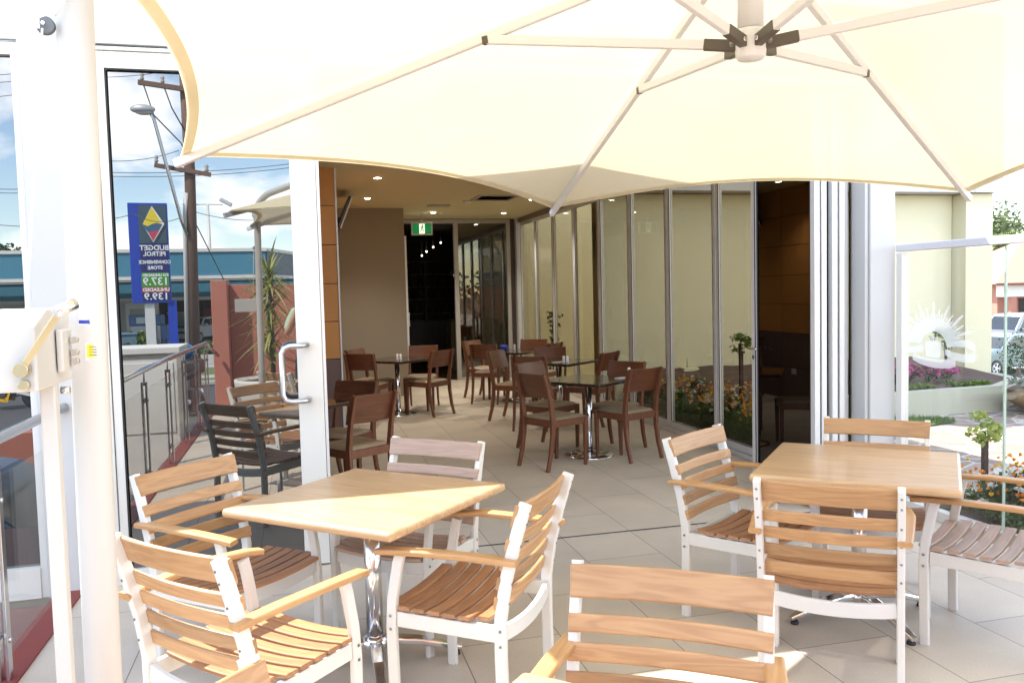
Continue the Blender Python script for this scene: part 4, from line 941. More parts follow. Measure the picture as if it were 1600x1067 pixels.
plant('climbing_rose', 4.2, p.y, 0, 'thin climbing rose with sparse dark leaves against the glass at the far tables', 'climbing plant', [('stems', m, LF3), ('foliage', f, LF3)])
for (x, y, h, lab, fm_) in ((4.66, 4.82, .50, 'small standard tree with lime leaves on a dark stem behind the wind screen', LF4), (4.6, 8.07, .93, 'thin standard tree with pale flowers seen through the last glass door', LF2)):
    m = MB().tube([(0, 0, 0), (.004, 0, h * .5), (0, 0, h)], .017, 8).tube([(.03, 0, 0), (.03, 0, h * .93)], .011, 6); cr = MB()
    for k in range(16): d = rdir(); leaves(cr, (d.x * .10, d.y * .10, h + .02 + d.z * .09), .045, 10, .055, 1, .5, 1.6)
    parts_ = [('stem', m, mat('dark_stem', (.05, .03, .025), .8)), ('crown', cr, fm_)]
    if y > 6:
        wf = MB()
        for k in range(10): d = rdir(); leaves(wf, (d.x * .11, d.y * .11, h + .04 + d.z * .09), .02, 8, .03)
        parts_.append(('flowers', wf, WHP))
    plant('standard_tree', x, y, .03, lab, 'small tree', parts_)

# ------------------------------------------------------------------ cars and motorbikes
CARG = mat('car_window_glass', (.02, .025, .03), .08)
def car(name, loc, rotz, label, paint, L=4.4, Wd=1.75, H=1.42, kind='sedan', hood=False, sc=1.0):
    t = empty(name, loc, rotz, label, 'car'); h = H; P = {'sedan': [(-L / 2, .32), (-L / 2 + .03, .62), (-L / 2 + .12, .80), (-.95, .93), (.9, .93) , (L / 2 - .1, .86), (L / 2, .6), (L / 2, .32)],
         'suv': [(-L / 2, .38), (-L / 2 + .03, .75), (-L / 2 + .15, .98), (-.95, 1.08), (1.0, 1.1), (L / 2 - .03, 1.08), (L / 2, .7), (L / 2, .38)]}[kind]
    # front is -x
    body = MB(); n = len(P)
    def section(sy, pull): return [(x * (1 - .02 * pull), sy, z - (.02 * pull)) for x, z in P]
    rows = [section(s * Wd / 2, abs(s) > .9) for s in (-1, -.88, .88, 1)]; vs = []
    for k, row in enumerate(rows): vs += [(x, y, z + (.05 if k in (1, 2) else 0) * (1 if z > .7 else 0)) for x, y, z in row]
    fs = [tuple(range(n)), tuple(reversed(range(3 * n, 4 * n)))]
    for k in range(3):
        for i in range(n): fs.append((k * n + i, k * n + (i + 1) % n, (k + 1) * n + (i + 1) % n, (k + 1) * n + i))
    body.add(vs, fs); z0 = .9 if kind == 'sedan' else 1.05
    if kind == 'sedan': C_ = [(-1.05, z0), (-.35, h - .05), (-.1, h), (.75, h), (1.05, h - .06), (1.65, z0)]
    else: C_ = [(-1.0, z0), (-.4, h - .06), (-.15, h), (L / 2 - .75, h), (L / 2 - .3, h - .08), (L / 2 - .08, z0)]
    cab = MB(); tw = Wd / 2 - .16; bw = Wd / 2 - .06; m_ = len(C_)
    def wy(z): return bw + (tw - bw) * (z - z0) / (h - z0)
    vs = [(x, -wy(z), z) for x, z in C_] + [(x, wy(z), z) for x, z in C_]
    cab.add(vs, [tuple(range(m_)), tuple(reversed(range(m_, 2 * m_)))] + [(i, (i + 1) % m_, m_ + (i + 1) % m_, m_ + i) for i in range(m_)])
    obj('body', body, paint, t, bevel=.04, seg=3); obj('cabin', cab, paint, t, bevel=.04, seg=3)
    xe = C_[-1][0] - .12; xs = C_[0][0] + .25
    for s in (-1, 1):
        for a, b in ((xs, .35), (.42, (1.0 if kind == 'sedan' else 1.15)), ((1.06, xe) if kind == 'sedan' else (1.22, xe))):
            m = MB(); za, zb = z0 + .05, h - .11
            def X(x, z):
                k = (z - za) / (zb - za); lo, hi = C_[0][0] + .12 + .62 * k, xe - (.52 if kind == 'sedan' else .16) * k; return min(max(x, lo), hi)
            q = [(X(a, za), za), (X(b, za), za), (X(b, zb), zb), (X(a, zb), zb)]
            m.add([(x, s * (wy(z) + .004), z) for x, z in q] + [(x, s * (wy(z) - .02), z) for x, z in q], [(0, 1, 2, 3), (7, 6, 5, 4), (0, 4, 5, 1), (1, 5, 6, 2), (2, 6, 7, 3), (3, 7, 4, 0)]); obj('side_window', m, CARG, t)
    for (xa, za), (xb, zb), nm in ((C_[0], C_[1], 'windscreen'), (C_[-1], C_[-2], 'rear_window')):
        dx, dz = xb - xa, zb - za; nx = -dz if nm == 'windscreen' else dz; nz_ = dx if nm == 'windscreen' else -dx; l = math.hypot(nx, nz_); nx, nz_ = nx / l * .008, nz_ / l * .008; m = MB()
        for e, f_ in ((.08, .92),):
            pts = [(xa + dx * e + nx, -wy(za) + .08, za + dz * e + nz_), (xa + dx * e + nx, wy(za) - .08, za + dz * e + nz_), (xa + dx * f_ + nx, wy(zb) - .08, za + dz * f_ + nz_), (xa + dx * f_ + nx, -wy(zb) + .08, za + dz * f_ + nz_)]
        m.add(pts + [(x - 2.5 * nx, y, z - 2.5 * nz_) for x, y, z in pts], [(0, 1, 2, 3), (7, 6, 5, 4), (0, 4, 5, 1), (1, 5, 6, 2), (2, 6, 7, 3), (3, 7, 4, 0)]); obj(nm, m, CARG, t)
    wr = .31 if kind == 'sedan' else .37
    for wx in (-L / 2 + .82, L / 2 - .85):
        for s in (-1, 1):
            w = obj('wheel', MB().lathe([(wr * .6, -.1), (wr * .97, -.1), (wr, -.07), (wr, .07), (wr * .97, .1), (wr * .6, .1)], (wx, s * (Wd / 2 - .09), wr), 24, 'y'), BLACK, t)
            m = MB().lathe([(wr * .18, s * .105), (wr * .15, s * .115)], (wx, s * (Wd / 2 - .09), wr), 12, 'y').lathe([(wr * .62, s * .07), (wr * .62, s * .103), (wr * .54, s * .104), (wr * .54, s * .07)], (wx, s * (Wd / 2 - .09), wr), 24, 'y')
            for k in range(5): a = k * 2 * PI / 5; m.bar([(wx, s * (Wd / 2 + .012), wr), (wx + wr * .56 * math.cos(a), s * (Wd / 2 + .008), wr + wr * .56 * math.sin(a))], .05, .012, (0, 0, 1) if abs(math.sin(a)) < .7 else (1, 0, 0))
            obj('rim', m, ALU, w)
    zl = .66 if kind == 'sedan' else .82
    for s in (-1, 1):
        obj('headlight', MB().box(-L / 2 - .005, s * (Wd / 2 - .42), zl - .07, -L / 2 + .1, s * (Wd / 2 - .1), zl + .07), mat('headlight_lens', (.7, .72, .74), .12), t, bevel=.02)
        obj('tail_light', MB().box(L / 2 - .1, s * (Wd / 2 - .45), zl - .06, L / 2 + .005, s * (Wd / 2 - .08), zl + .08), mat('tail_light_red', (.45, .02, .02), .2), t, bevel=.02)
        obj('door_mirror', MB().box(C_[0][0] + .35, s * (Wd / 2 - .05), z0 + .03, C_[0][0] + .5, s * (Wd / 2 + .12), z0 + .15), paint, t, bevel=.02)
        m = MB()
        for x in (.25, 1.05): m.box(x, s * (Wd / 2 - .005), z0 - .12, x + .16, s * (Wd / 2 + .02), z0 - .09)
        obj('door_handle', m, ALU, t)
    m = MB(); m.box(-L / 2 - .008, -.35, zl - .1, -L / 2 + .05, .35, zl + .03); obj('grille', m, BLACK, t); obj('number_plate', MB().box(-L / 2 - .03, -.2, .40, -L / 2 + .0, .2, .50), mat('plate_yellow', (.7, .62, .2), .5), t)
    obj('bumper', MB().box(-L / 2 - .02, -Wd / 2 + .08, .30, -L / 2 + .06, Wd / 2 - .08, .50).box(L / 2 - .06, -Wd / 2 + .08, .30, L / 2 + .03, Wd / 2 - .08, .52), paint, t, bevel=.03)
    if hood:
        m = MB(); m.bar([(-1.2, 0, .98), (-1.9, 0, 1.72)], 1.45, .03, (0, 1, 0)); obj('open_bonnet', m, paint, t, bevel=.01); obj('engine_bay', MB().box(-L / 2 + .2, -.6, .86, -1.2, .6, .99), BLACK, t)
    return t
PW = mat('car_white_paint', (.70, .70, .70), .22); PS = mat('car_silver_paint', (.22, .24, .26), .3, .3); PB = mat('car_blue_paint', (.015, .035, .08), .15, .3); PG = mat('car_pale_green_paint', (.20, .25, .25), .3, .3)
c_ = car('parked_suv', (32.6, 32.0, -1.88), .12, 'silver four wheel drive parked below the red roofed house', PS, 4.7, 1.85, 1.85, 'suv')
c_ = car('parked_car', (25.2, 25.3, -1.88), .12, 'front of a pale greenish car between yellow wall and hedge', PG, 4.3, 1.75, 1.45)
car('parked_car', (-3.7, 2.0, -1.20), 0.06, 'dark blue car parked just below the left balustrade', PB, 4.3, 1.72, 1.40)
car('parked_car', (-5.8, -39.5, -.79), math.radians(-75), 'white car with its bonnet propped open at the petrol station', PW, 4.3, 1.72, 1.4, hood=True)
car('parked_car', (-10.6, -38.0, -.79), math.radians(105), 'white car parked tail first beside the petrol pumps', PW, 4.3, 1.72, 1.4)
def motorbike(loc, rotz, label, col):
    t = empty('motorbike', loc, rotz, label, 'motorbike'); Mx = mat
    for x in (-.68, .68):
        w = obj('wheel', MB().lathe([(.22, -.05), (.29, -.065), (.31, -.03), (.31, .03), (.29, .065), (.22, .05)], (x, 0, .31), 26, 'y'), BLACK, t)
        m = MB().lathe([(.235, -.03), (.235, .03), (.205, .03), (.205, -.03)], (x, 0, .31), 26, 'y').lathe([(.05, -.07), (.05, .07)], (x, 0, .31), 14, 'y')
        for k in range(6): a = k * PI / 3; m.bar([(x, 0, .31), (x + .21 * math.cos(a), 0, .31 + .21 * math.sin(a))], .025, .03, (0, 1, 0))
        obj('rim', m, ALU, w)
    obj('fork', MB().tube([(-.68, .09, .31), (-.42, .09, .95)], .025, 8).tube([(-.68, -.09, .31), (-.42, -.09, .95)], .025, 8), ALU, t)
    obj('handlebar', MB().tube([(-.30, -.34, 1.0), (-.42, -.15, .98), (-.42, .15, .98), (-.30, .34, 1.0)], .014, 8), BLACK, t)
    m = MB().ball((-.12, 0, .86), .26, 1.15, .62, .6); obj('fuel_tank', m, col, t)
    m = MB(); m.prism([(-.72, .78), (-.6, 1.0), (-.4, 1.08), (-.25, .95), (-.2, .60), (-.35, .30), (.1, .24), (.15, .40), (-.1, .5), (-.45, .62)], 'y', -.17, .17); obj('fairing', m, col, t, bevel=.05, seg=3)
    m = MB(); m.prism([(.12, .80), (.3, .76), (.6, .86), (.95, 1.0), (.9, .9), (.6, .74), (.3, .68), (.1, .72)], 'y', -.12, .12); obj('seat', m, BLACK, t, bevel=.03)
    obj('engine', MB().box(-.3, -.16, .28, .2, .16, .62).lathe([(.13, -.19), (.13, .19)], (.02, 0, .40), 16, 'y'), DGREY, t, bevel=.03)
    obj('exhaust', MB().tube([(-.3, -.12, .3), (.1, -.16, .26), (.5, -.19, .40), (.85, -.2, .52)], .045, 12, scales=[.5, .5, 1, 1.1]), CHROME, t); obj('swing_arm', MB().bar([(.2, 0, .42), (.68, .1, .31)], .05, .06), ALU, t)
    obj('headlight', MB().lathe([(.08, 0), (.06, -.06)], (-.70, 0, .84), 14, 'x'), mat('headlight_lens', (.7, .72, .74), .12), t); return t
motorbike((-6.6, -11.0, -.80), math.radians(8), 'yellow sports motorbike parked on the far side of the street', mat('bike_yellow', (.75, .42, .01), .2))
motorbike((-2.9, -8.2, -.80), math.radians(20), 'dark motorbike with a blue helmet resting on it beyond the white planter', mat('bike_black', (.03, .03, .035), .2))
hp = at3(290, 548, y=18.3); 
hm = empty('motorbike_helmet', (hp.x, 10.1 - 18.3, hp.z), .4, 'metallic blue helmet resting on the dark motorbike', 'helmet')
obj('shell', MB().ball((0, 0, 0), .17, 1.1, .92, .95, 18, 12), mat('helmet_blue', (.02, .22, .55), .12, .5), hm); obj('visor', MB().grid(lambda u, v: (-.192 * math.cos((u - .5) * 1.9) * math.cos((v - .4) * .7), .163 * math.sin((u - .5) * 1.9), .165 * math.sin((v - .4) * .9)), 12, 5), CARG, hm)
obj('saddle_bag', MB().box(-.3, -.2, 0, .25, .2, .30), BLACK, label='black bag strapped on the dark motorbike below the blue helmet', cat='bag', loc=(hp.x + .1, 10.1 - 18.3, hp.z - .47), bevel=.08, rotz=.4)

# ------------------------------------------------------------------ house, hedge and trees at the far right
hs = empty('brick_house', (44.5, 45, -1.9), -.25, 'brick house with terracotta tiled hip roof behind the silver four wheel drive', 'house')
BR = tilemat('red_brick', (.40, .17, .11), (.45, .40, .35), .086, .24, .012, .85, (0, 0), False)
m = MB().box(0, 0, 0, 14, 9, 3.2); w = obj('wall', m, mat('brick_wall', (.38, .17, .12), .85, noise=(20, .2)), hs); obj('white_band', MB().box(-.1, -.9, 2.35, 14.1, -.02, 3.18), WHITE, hs)
m = MB(); m.add([(-.9, -1.4, 3.2), (14.9, -1.4, 3.2), (14.9, 10, 3.2), (-.9, 10, 3.2), (4.2, 4.2, 6.3), (9.8, 4.2, 6.3)], [(0, 1, 5, 4), (1, 2, 5), (2, 3, 4, 5), (3, 0, 4), (0, 3, 2, 1)])
def rooft():
    mt = mat('terracotta_roof_tiles', (.42, .22, .15), .8, noise=(3, .12)); return mt
obj('roof', m, rooft(), hs); obj('gutter', MB().bar([(-.95, -1.45, 3.17), (14.95, -1.45, 3.17)], .14, .16, (0, 1, 0)), mat('brown_gutter', (.14, .05, .03), .5), hs)
for x in (.35, 3.2, 6.2): obj('porch_post', MB().box(x, -.95, 0, x + .35, -.6, 2.34), mat('brick_wall', (.38, .17, .12)), hs)
m = MB()
for x in (1.4, 4.6, 8): m.box(x, -.04, .9, x + 1.4, .02, 2.2)
obj('window', m, CARG, hs)
hg = empty('clipped_hedge', (12.9, 12.2, -1.5), 0, 'dense dark green hedge at the right edge beyond the yellow building', 'hedge'); m = MB()
for i in range(60): leaves(m, (random.uniform(-.62, 1.8), random.uniform(-.4, .4), random.uniform(.5, 1.9)), .30, 170, .05)
obj('foliage', m, LF3, hg, weld=False); obj('stems', MB().tube([(-.4, 0, -.3), (-.35, 0, 1.5)], .04, 7).tube([(.4, 0, -.3), (.45, .1, 1.5)], .04, 7), mat('tree_bark', (.13, .095, .07)), hg)
p = at3(1561, 604, y=11.6); flowershrub(p.x, 11.6, p.z - .45, .22, .5, 'small leafy plant with pale flowers at the foot of the yellow pilaster', 'garden_plant', WHP, 500, 10, .06, .05, LF2)
for (x, y, h, r, lab, mt, s) in ((66, 78, 12.5, 5.5, 'tall grey green gum tree behind the terracotta roof', LF1, .5), (73, 75, 13.5, 6, 'spreading gum tree furthest right behind the house', LF1, .5), (60, 70, 9.5, 4, 'bright green bushy tree left behind the house roof', LF2, .45)): tree('gum_tree', x, y, -2, h, r, lab, mt, 4200, s, None, .3, 20)
def palm(x, y, z, h, lab, n=22, L=2.2):
    t = empty('palm_tree', (x, y, z), 0, lab, 'palm tree'); obj('trunk', MB().tube([(0, 0, 0), (.1, 0, h * .5), (0, 0, h)], .16, 9), mat('tree_bark', (.13, .095, .07)), t); m = MB()
    for i in range(n):
        a = random.uniform(0, 6.28); e = random.uniform(-.3, 1.2); pts = []
        for k in range(7): q = k / 6; pts.append(Vector((math.cos(a) * L * q * math.cos(e * (1 - q)), math.sin(a) * L * q * math.cos(e * (1 - q)), h + L * (q * math.sin(e) - .55 * q * q))))
        for k in range(6):
            d = (pts[k + 1] - pts[k]).normalized(); sd = d.cross(Vector((0, 0, 1))).normalized()
            for s in (-1, 1):
                for j in range(3): b = pts[k].lerp(pts[k + 1], j / 3); m.add([b, b + d * .06, b + sd * s * .42 + d * .22 + Vector((0, 0, -.15))], [(0, 1, 2)])
    obj('fronds', m, LF2, t, weld=False)
palm(52.5, 54, -2, 6.4, 'green palm tree rising just behind the terracotta roof')
palm(49.6, 52, -2, 5.4, 'shorter palm tree next to the yellow building corner behind the roof')

# ------------------------------------------------------------------ what stands behind the viewer (seen mirrored in the door glass)
def mr(px, py, yv=None, z=None):
    """real position of something whose mirror image (in the facade plane y=5.05) shows at this photo pixel"""
    p = at3(px, py, y=yv, z=z); return Vector((p.x, 10.1 - p.y, p.z))
# red wall with pillar, planter with cordyline
rwall = empty('red_rendered_wall', (-1.0, -2.6, 0), 0, 'terracotta red rendered wall and pillar closing the terrace, mirrored in the door glass', 'wall')
m = MB(); m.box(-.22, -.25, -.9, .0, .22, 1.86); obj('pillar', m, RED, rwall, bevel=.01); obj('wall', MB().box(.003, -.25, -.9, 5.2, -.10, 1.80), RED, rwall, bevel=.01)
rl = empty('low_red_wall', (-1.4, .45, 0), 0, 'low terracotta wall beside the ramp, mirrored in the left window pane', 'wall')
obj('wall', MB().box(-6.5, -.1, -1.3, -1.0, .1, .27), RED, rl, bevel=.008)
bs = empty('shrub', (-2.7, .85, -1.20), 0, 'sparse green shrub growing against the low terracotta wall', 'shrub'); m = MB()
for k in range(12): leaves(m, (random.uniform(-.5, .5), random.uniform(-.1, .12), .55 + random.uniform(0, .75)), .16, 44, .07)
obj('foliage', m, LF2, bs, weld=False); obj('stems', MB().tube([(0, 0, 0), (.1, 0, .6)], .015, 6).tube([(0, 0, 0), (-.2, 0, .5)], .015, 6), LF3, bs)
pc = empty('round_planter', (-.45, -1.75, 0), 0, 'round white planter holding a spiky cordyline near the red wall', 'planter')
obj('bowl', MB().lathe([(.30, 0), (.42, .20), (.46, .46), (.46, .50), (.42, .50), (.41, .44), (.0, .44)], n=36), mat('planter_white', (.62, .60, .54), .7, noise=(4, .06)), pc); obj('soil', MB().lathe([(.01, .445), (.405, .445), (.405, .46), (.01, .462)], n=30), SOIL, pc)
cy = empty('cordyline', (-.40, -1.75, .46), 0, 'spiky green cordyline growing in the round white planter', 'plant')
obj('stem', MB().tube([(0, 0, -.05), (.02, 0, .5), (-.02, .02, 1.0), (0, 0, 1.35)], .035, 10), mat('tree_bark', (.13, .095, .07)), cy); m = MB()
for (hz, n, L) in ((1.4, 70, .62), (1.05, 60, .66), (.65, 50, .60), (.35, 26, .5)):
    for i in range(n):
        a = random.uniform(0, 6.28); e = random.uniform(-.5, 1.35); l = L * random.uniform(.7, 1.15); sd = Vector((-math.sin(a), math.cos(a), 0)); b = Vector((0, 0, hz + random.uniform(-.12, .12))); prev = None; q = []
        for k in range(5):
            u = k / 4; c = b + Vector((math.cos(a) * math.cos(e), math.sin(a) * math.cos(e), math.sin(e))) * l * u - Vector((0, 0, .28 * l * u * u)); wd = .019 * (1 - u) ** .6; q += [c - sd * wd, c + sd * wd]
        m.add(q, [(2 * k, 2 * k + 1, 2 * k + 3, 2 * k + 2) for k in range(4)])
obj('leaves', m, leafmat('cordyline_leaves', (.12, .17, .04), (.50, .50, .16)), cy, weld=False)
pw = empty('square_planter', (-1.72, .02, 0), 0, 'large pale square planter box just outside the steel balustrade', 'planter')
m = MB(); m.box(-.34, -.7, -1.4, .34, 0, 1.0); m.box(-.38, -.74, 1.002, .38, .04, 1.07); m.box(-.30, .002, .1, .30, .012, .9); obj('box', m, mat('planter_concrete', (.74, .74, .70), .7, noise=(3, .08)), pw, bevel=.008)
# street: kerb wall, shrubs, pole, lamp, sign, station
sw = empty('low_white_wall', (-8, -22.0, -.79), 0, 'long low white wall edging the petrol station forecourt', 'wall'); obj('wall', MB().box(-30, -.15, 0, 22, .15, .36), CONC, sw, bevel=.02)
for (px, s_, lab, mt_) in ((196, .8, 'reddish flowering shrub behind the low white wall at the station', None), (222, 1.1, 'broad leafed green shrub behind the low white wall beside the price sign', LF2), (330, .7, 'small green shrub right of the wooden power pole', LF2), (176, .6, 'pale green shrub at the far end of the white wall', LF2)):
    p = mr(px, 560, yv=33.0); flowershrub(p.x, p.y + .1, -.78, .75 * s_, 1.0 * s_ + .2, lab, 'street_shrub', PNK if mt_ is None else WHP, 420, 16 if mt_ is None else 3, .22, .14, mt_ or LF1)
pole = mr(305, 605, z=-.8); Y = pole.y
pp = empty('power_pole', (pole.x, pole.y, -.8), 0, 'tall weathered timber power pole with two crossarms and white conduit', 'power pole'); yv = 10.1 - Y
def pz(px, py): q = at3(px, py, y=yv); return q.x - pole.x, q.z + .8
x1, z1 = pz(284, 60); x2, z2 = pz(297, 268); xa, za = pz(270, 143)
obj('pole', MB().tube([(0, 0, -.5), (x2, 0, z2), (x1, 0, z1)], .14, 14, scales=[1.15, 1, .8]), mat('pole_timber', (.20, .12, .085), .9, noise=(3, .4, (6, 6, .5)), bump=(30, .4)), pp)
obj('conduit', MB().tube([(-.16, .12, 0), (x2 - .17, .12, z2 - 1.2), (x2 - .10, .12, z2 - .6)], .055, 10), WHITE, pp)
WIRE = mat('wire_dark', (.09, .09, .10), .6)
m = MB(); m.bar([(x2 - .85, .18, z2 + .12), (x2 + .55, .18, z2 - .12)], .11, .11); m.bar([(x1 - 1.1, .18, za + .15), (x1 + .5, .18, za - .05)], .12, .12); m.bar([(x2 - .1, .18, z2 + .8), (x2 + .6, .18, z2 + .66)], .10, .10)
obj('crossarms', m, mat('pole_timber', (.20, .12, .085)), pp); m = MB()
for (bx_, bz) in ((x2 - .8, z2 + .18), (x2 - .3, z2 + .08), (x2 + .45, z2 - .04), (x1 - 1.0, za + .2), (x1 - .5, za + .14), (x1 + .4, za + .02)): m.lathe([(.03, 0), (.06, .05), (.03, .09), (.06, .13), (.03, .2)], (bx_, .18, bz), 10)
obj('insulators', m, mat('porcelain', (.45, .42, .40), .3), pp)
m = MB().tube([(x1 - 1.0, .2, za + .2), (x1 - .75, .2, za - .7), (x1 - .12, .15, za - 1.4), (x2 - .05, .15, z2 + .4)], .018, 6).tube([(x1 - .5, .2, za + .15), (x1 - .3, .2, za - .5), (x1, .15, za - 1.1)], .018, 6); obj('jumper_cables', m, WIRE, pp)
lx, lz = pz(232, 180); bx0, bz0 = pz(292, 345); kx, kz = pz(246, 193)
lamp = empty('street_lamp', (pole.x, pole.y, -.8), 0, 'grey street lamp on a long slanted bracket clamped to the power pole', 'street lamp')
obj('arm', MB().tube([(bx0 + .02, .22, bz0 - .4), (bx0 - .1, .3, bz0), (kx, .5, kz), (lx + .1, .5, lz + .0)], .045, 10), STEEL, lamp)
obj('lamp_head', MB().ball((lx - .05, .5, lz + .03), .3, 1.05, .5, .42, 14, 8), mat('lamp_grey', (.55, .56, .58), .35, .3), lamp); obj('diffuser', MB().ball((lx - .02, .5, lz - .05), .22, 1, .5, .35, 12, 6), mat('lamp_lens', (.65, .63, .55), .2), lamp)
wr = empty('overhead_wires', (pole.x, pole.y, 0), 0, 'thin overhead power wires running across the street sky', 'wires'); m = MB()
for (px0, py0, px1, py1, sg) in ((0, 296, 160, 278, .1), (0, 302, 160, 284, .1), (160, 276, 460, 262, .1), (160, 270, 460, 256, .1), (0, 130, 165, 107, .05), (0, 152, 165, 122, .05), (165, 122, 283, 108, .05), (0, 352, 210, 335, .15), (210, 335, 300, 330, .25), (300, 330, 460, 336, .2), (165, 252, 280, 236, .1), (0, 118, 60, 105, .05)):
    a, b = at3(px0, py0, y=yv), at3(px1, py1, y=yv); pts = [a.lerp(b, k / 10) - Vector((0, 0, sg * 4 * (k / 10) * (1 - k / 10))) for k in range(11)]; m.tube([(p.x - pole.x, 0, p.z) for p in pts], .009, 5)
a, b = at3(296, 330, y=yv), at3(345, 445, y=yv); m.tube([(a.x - pole.x, 0, a.z), (b.x - pole.x, -2, b.z)], .016, 5)
obj('wire', m, WIRE, wr)
# price sign
SY = 32.0
def sg(px, py): q = mr(px, py, yv=SY); return q
bl, tr = sg(219, 470), sg(262, 328); tlx = sg(221, 318).x; zb_, zt_ = sg(240, 470).z, sg(240, 321).z; xl, xr_ = sg(219, 400).x, sg(263, 400).x
W_ = xr_ - xl; cxs = (xl + xr_) / 2; Hs = zt_ - zb_
sign = empty('petrol_price_sign', (cxs, 10.1 - SY, -.79), 0, 'tall blue petrol station price sign with diamond logo on two posts', 'sign')
BLU = mat('sign_blue', (.015, .05, .42), .4); NAV = mat('sign_navy', (.02, .022, .14), .4); TEAL = mat('sign_teal_grey', (.05, .09, .12), .4); SGR = mat('sign_green', (.06, .28, .03), .4); SRD = mat('sign_red', (.42, .06, .05), .4); SWH = mat('sign_white', (.80, .80, .82), .4); SYE = mat('sign_yellow', (.80, .62, .03), .4)
sign.rotation_euler = (0, 0, -.12)
zb_ += .79; zt_ += .79
sx0, sx1 = -W_ / 2, W_ / 2
obj('cabinet', MB().box(sx0 - .32, -.55, zb_ - .08, sx1 + .04, -.02, zt_ + .08), BLU, sign, bevel=.02)
def Z(py): return sg(240, py).z + .79
def spn(n, z0, z1, mt): obj(n, MB().box(sx0 + .02, -.018, z0, sx1 - .01, .0, z1), mt, sign)
# panel bands down the sign: name, subtitle, E10 price, unleaded caption, unleaded price
zn = lambda f: zt_ - f * Hs
for n, a, b, mt_ in (('name_panel', .40, .545, NAV), ('store_panel', .55, .70, NAV), ('green_panel', .705, .855, SGR), ('red_panel', .858, .912, SRD), ('price_panel', .915, .998, NAV)): spn(n, zn(b), zn(a), mt_)
spn('logo_panel', zn(.395), zn(.0), TEAL)
def stx(n, s, f, size, mt_=SWH, sx=1.0): textmesh(n, s, size, mt_, sign, (0.02, .004, zn(f)), (PI / 2, 0, PI), .004, sx=sx, bold=.006)
stx('name_text', 'BUDGET', .447, .25, sx=1.0); stx('name_text', 'PETROL', .51, .21, sx=1.0); stx('store_text', 'CONVENIENCE', .595, .165, sx=.92); stx('store_text', 'STORE', .655, .165, sx=1.0)
stx('grade_text', 'E10 UNLEADED', .732, .13, sx=.95); stx('price_text', '137.9', .80, .37, sx=1.05); stx('grade_text', 'UNLEADED', .885, .165, sx=1.05); stx('price_text', '139.9', .957, .34, sx=1.1)
cz = zn(.20); hw = W_ * .38; hh = Hs * .175
def dm(n, pts, mt_, y0, y1): obj(n, MB().prism([(x * hw, cz + z * hh) for x, z in pts], 'y', y0, y1), mt_, sign)
dm('logo_border', [(-.85, 0), (0, 1.08), (1.12, 0), (.0, -1.08)][::-1] if False else [(-.9, .0), (.02, 1.08), (1.1, .02), (.02, -1.08)], SWH, .002, .05)
dm('logo_yellow', [(-.9, .0), (0, 1.0), (.9, .0), (.4, .08), (0, .02), (-.45, -.12)], SYE, .052, .062)
dm('logo_teal', [(-.9, .0), (-.45, -.12), (0, .02), (.4, .08), (.9, 0), (.62, -.32), (.1, -.42), (-.4, -.5), (-.6, -.33)], mat('logo_teal', (.05, .12, .22), .4), .052, .062)
dm('logo_red', [(-.4, -.5), (.1, -.42), (.62, -.32), (0, -1.0)], mat('logo_red', (.55, .05, .10), .4), .052, .062)
obj('post', MB().box(sx1 - .55 + .15, -.4, 0, sx1 - .22 + .15, -.12, zb_), ALU, sign); obj('post', MB().box(sx0 - .2, -.45, 0, sx0 + .10, -.1, zb_), BLU, sign)
for o_ in [o for o in bpy.data.objects if o.parent == sign and o.name.startswith('post')]: o_.scale = (-1, 1, 1)
# petrol station
CB = mat('canopy_blue', (.06, .22, .32), .5, noise=(1, .05)); SOF = mat('canopy_soffit', (.42, .42, .42), .7)
stn = empty('petrol_station', (0, -24, -.79), 0, 'petrol station with blue fascia canopy and shop behind, mirrored in the door glass', 'building')
def S(n, mb, mt_, **k): return obj(n, mb.xf(Matrix.Translation((0, 24, .79))), mt_, stn, **k)
zt0, zb0 = mr(300, 394, yv=35).z, mr(300, 431, yv=35).z; xR = mr(415, 400, yv=35).x
m = MB(); m.box(-22, -24.9 - .1, zb0, xR, -24.9, zt0); S('fascia', m, CB); m = MB(); m.bar([(xR + .02, -24.95, (zb0 + zt0) / 2), (xR + 2.6, -33.5, (zb0 + zt0) / 2)], .1, zt0 - zb0); S('side_fascia', m, mat('canopy_side_grey', (.09, .12, .17), .5))
m = MB(); m.box(-22, -24.95, zt0, xR + .06, -24.83, zt0 + .13); m.box(-22, -24.95, zb0 - .13, xR + .06, -24.83, zb0); m.bar([(xR + .05, -24.97, zt0 + .066), (xR + 2.65, -33.5, zt0 + .066)], .16, .125); m.bar([(xR + .05, -24.97, zb0 - .066), (xR + 2.65, -33.5, zb0 - .066)], .16, .125); S('fascia_trim', m, WHITE)
S('canopy_soffit', MB().prism([(-22, -33.4), (-22, -25.0), (xR - .06, -25.0), (xR + 2.5, -33.4)], 'z', zb0 + .02, zb0 + .3), SOF)
zt1, zb1 = mr(300, 438, yv=44).z, mr(300, 464, yv=44).z; xR1 = mr(470, 440, yv=44).x
S('shop_fascia', MB().box(-24, -34.4, zb1, xR1, -33.9, zt1), CB); m = MB(); m.box(-24, -33.899, zt1 - .02, xR1, -33.82, zt1 + .14); m.box(-24, -33.899, zb1 - .16, xR1, -33.82, zb1); S('shop_trim', m, WHITE)
S('shop_wall', MB().box(-24, -44, -.79, xR1, -42.5, zt1), mat('garage_brown', (.10, .035, .018), .8, noise=(2, .3))); S('shop_roof', MB().box(-24, -44, zt1 - .3, xR1, -34.41, zt1 - .1), SOF)
wx = mr(205, 500, yv=44).x
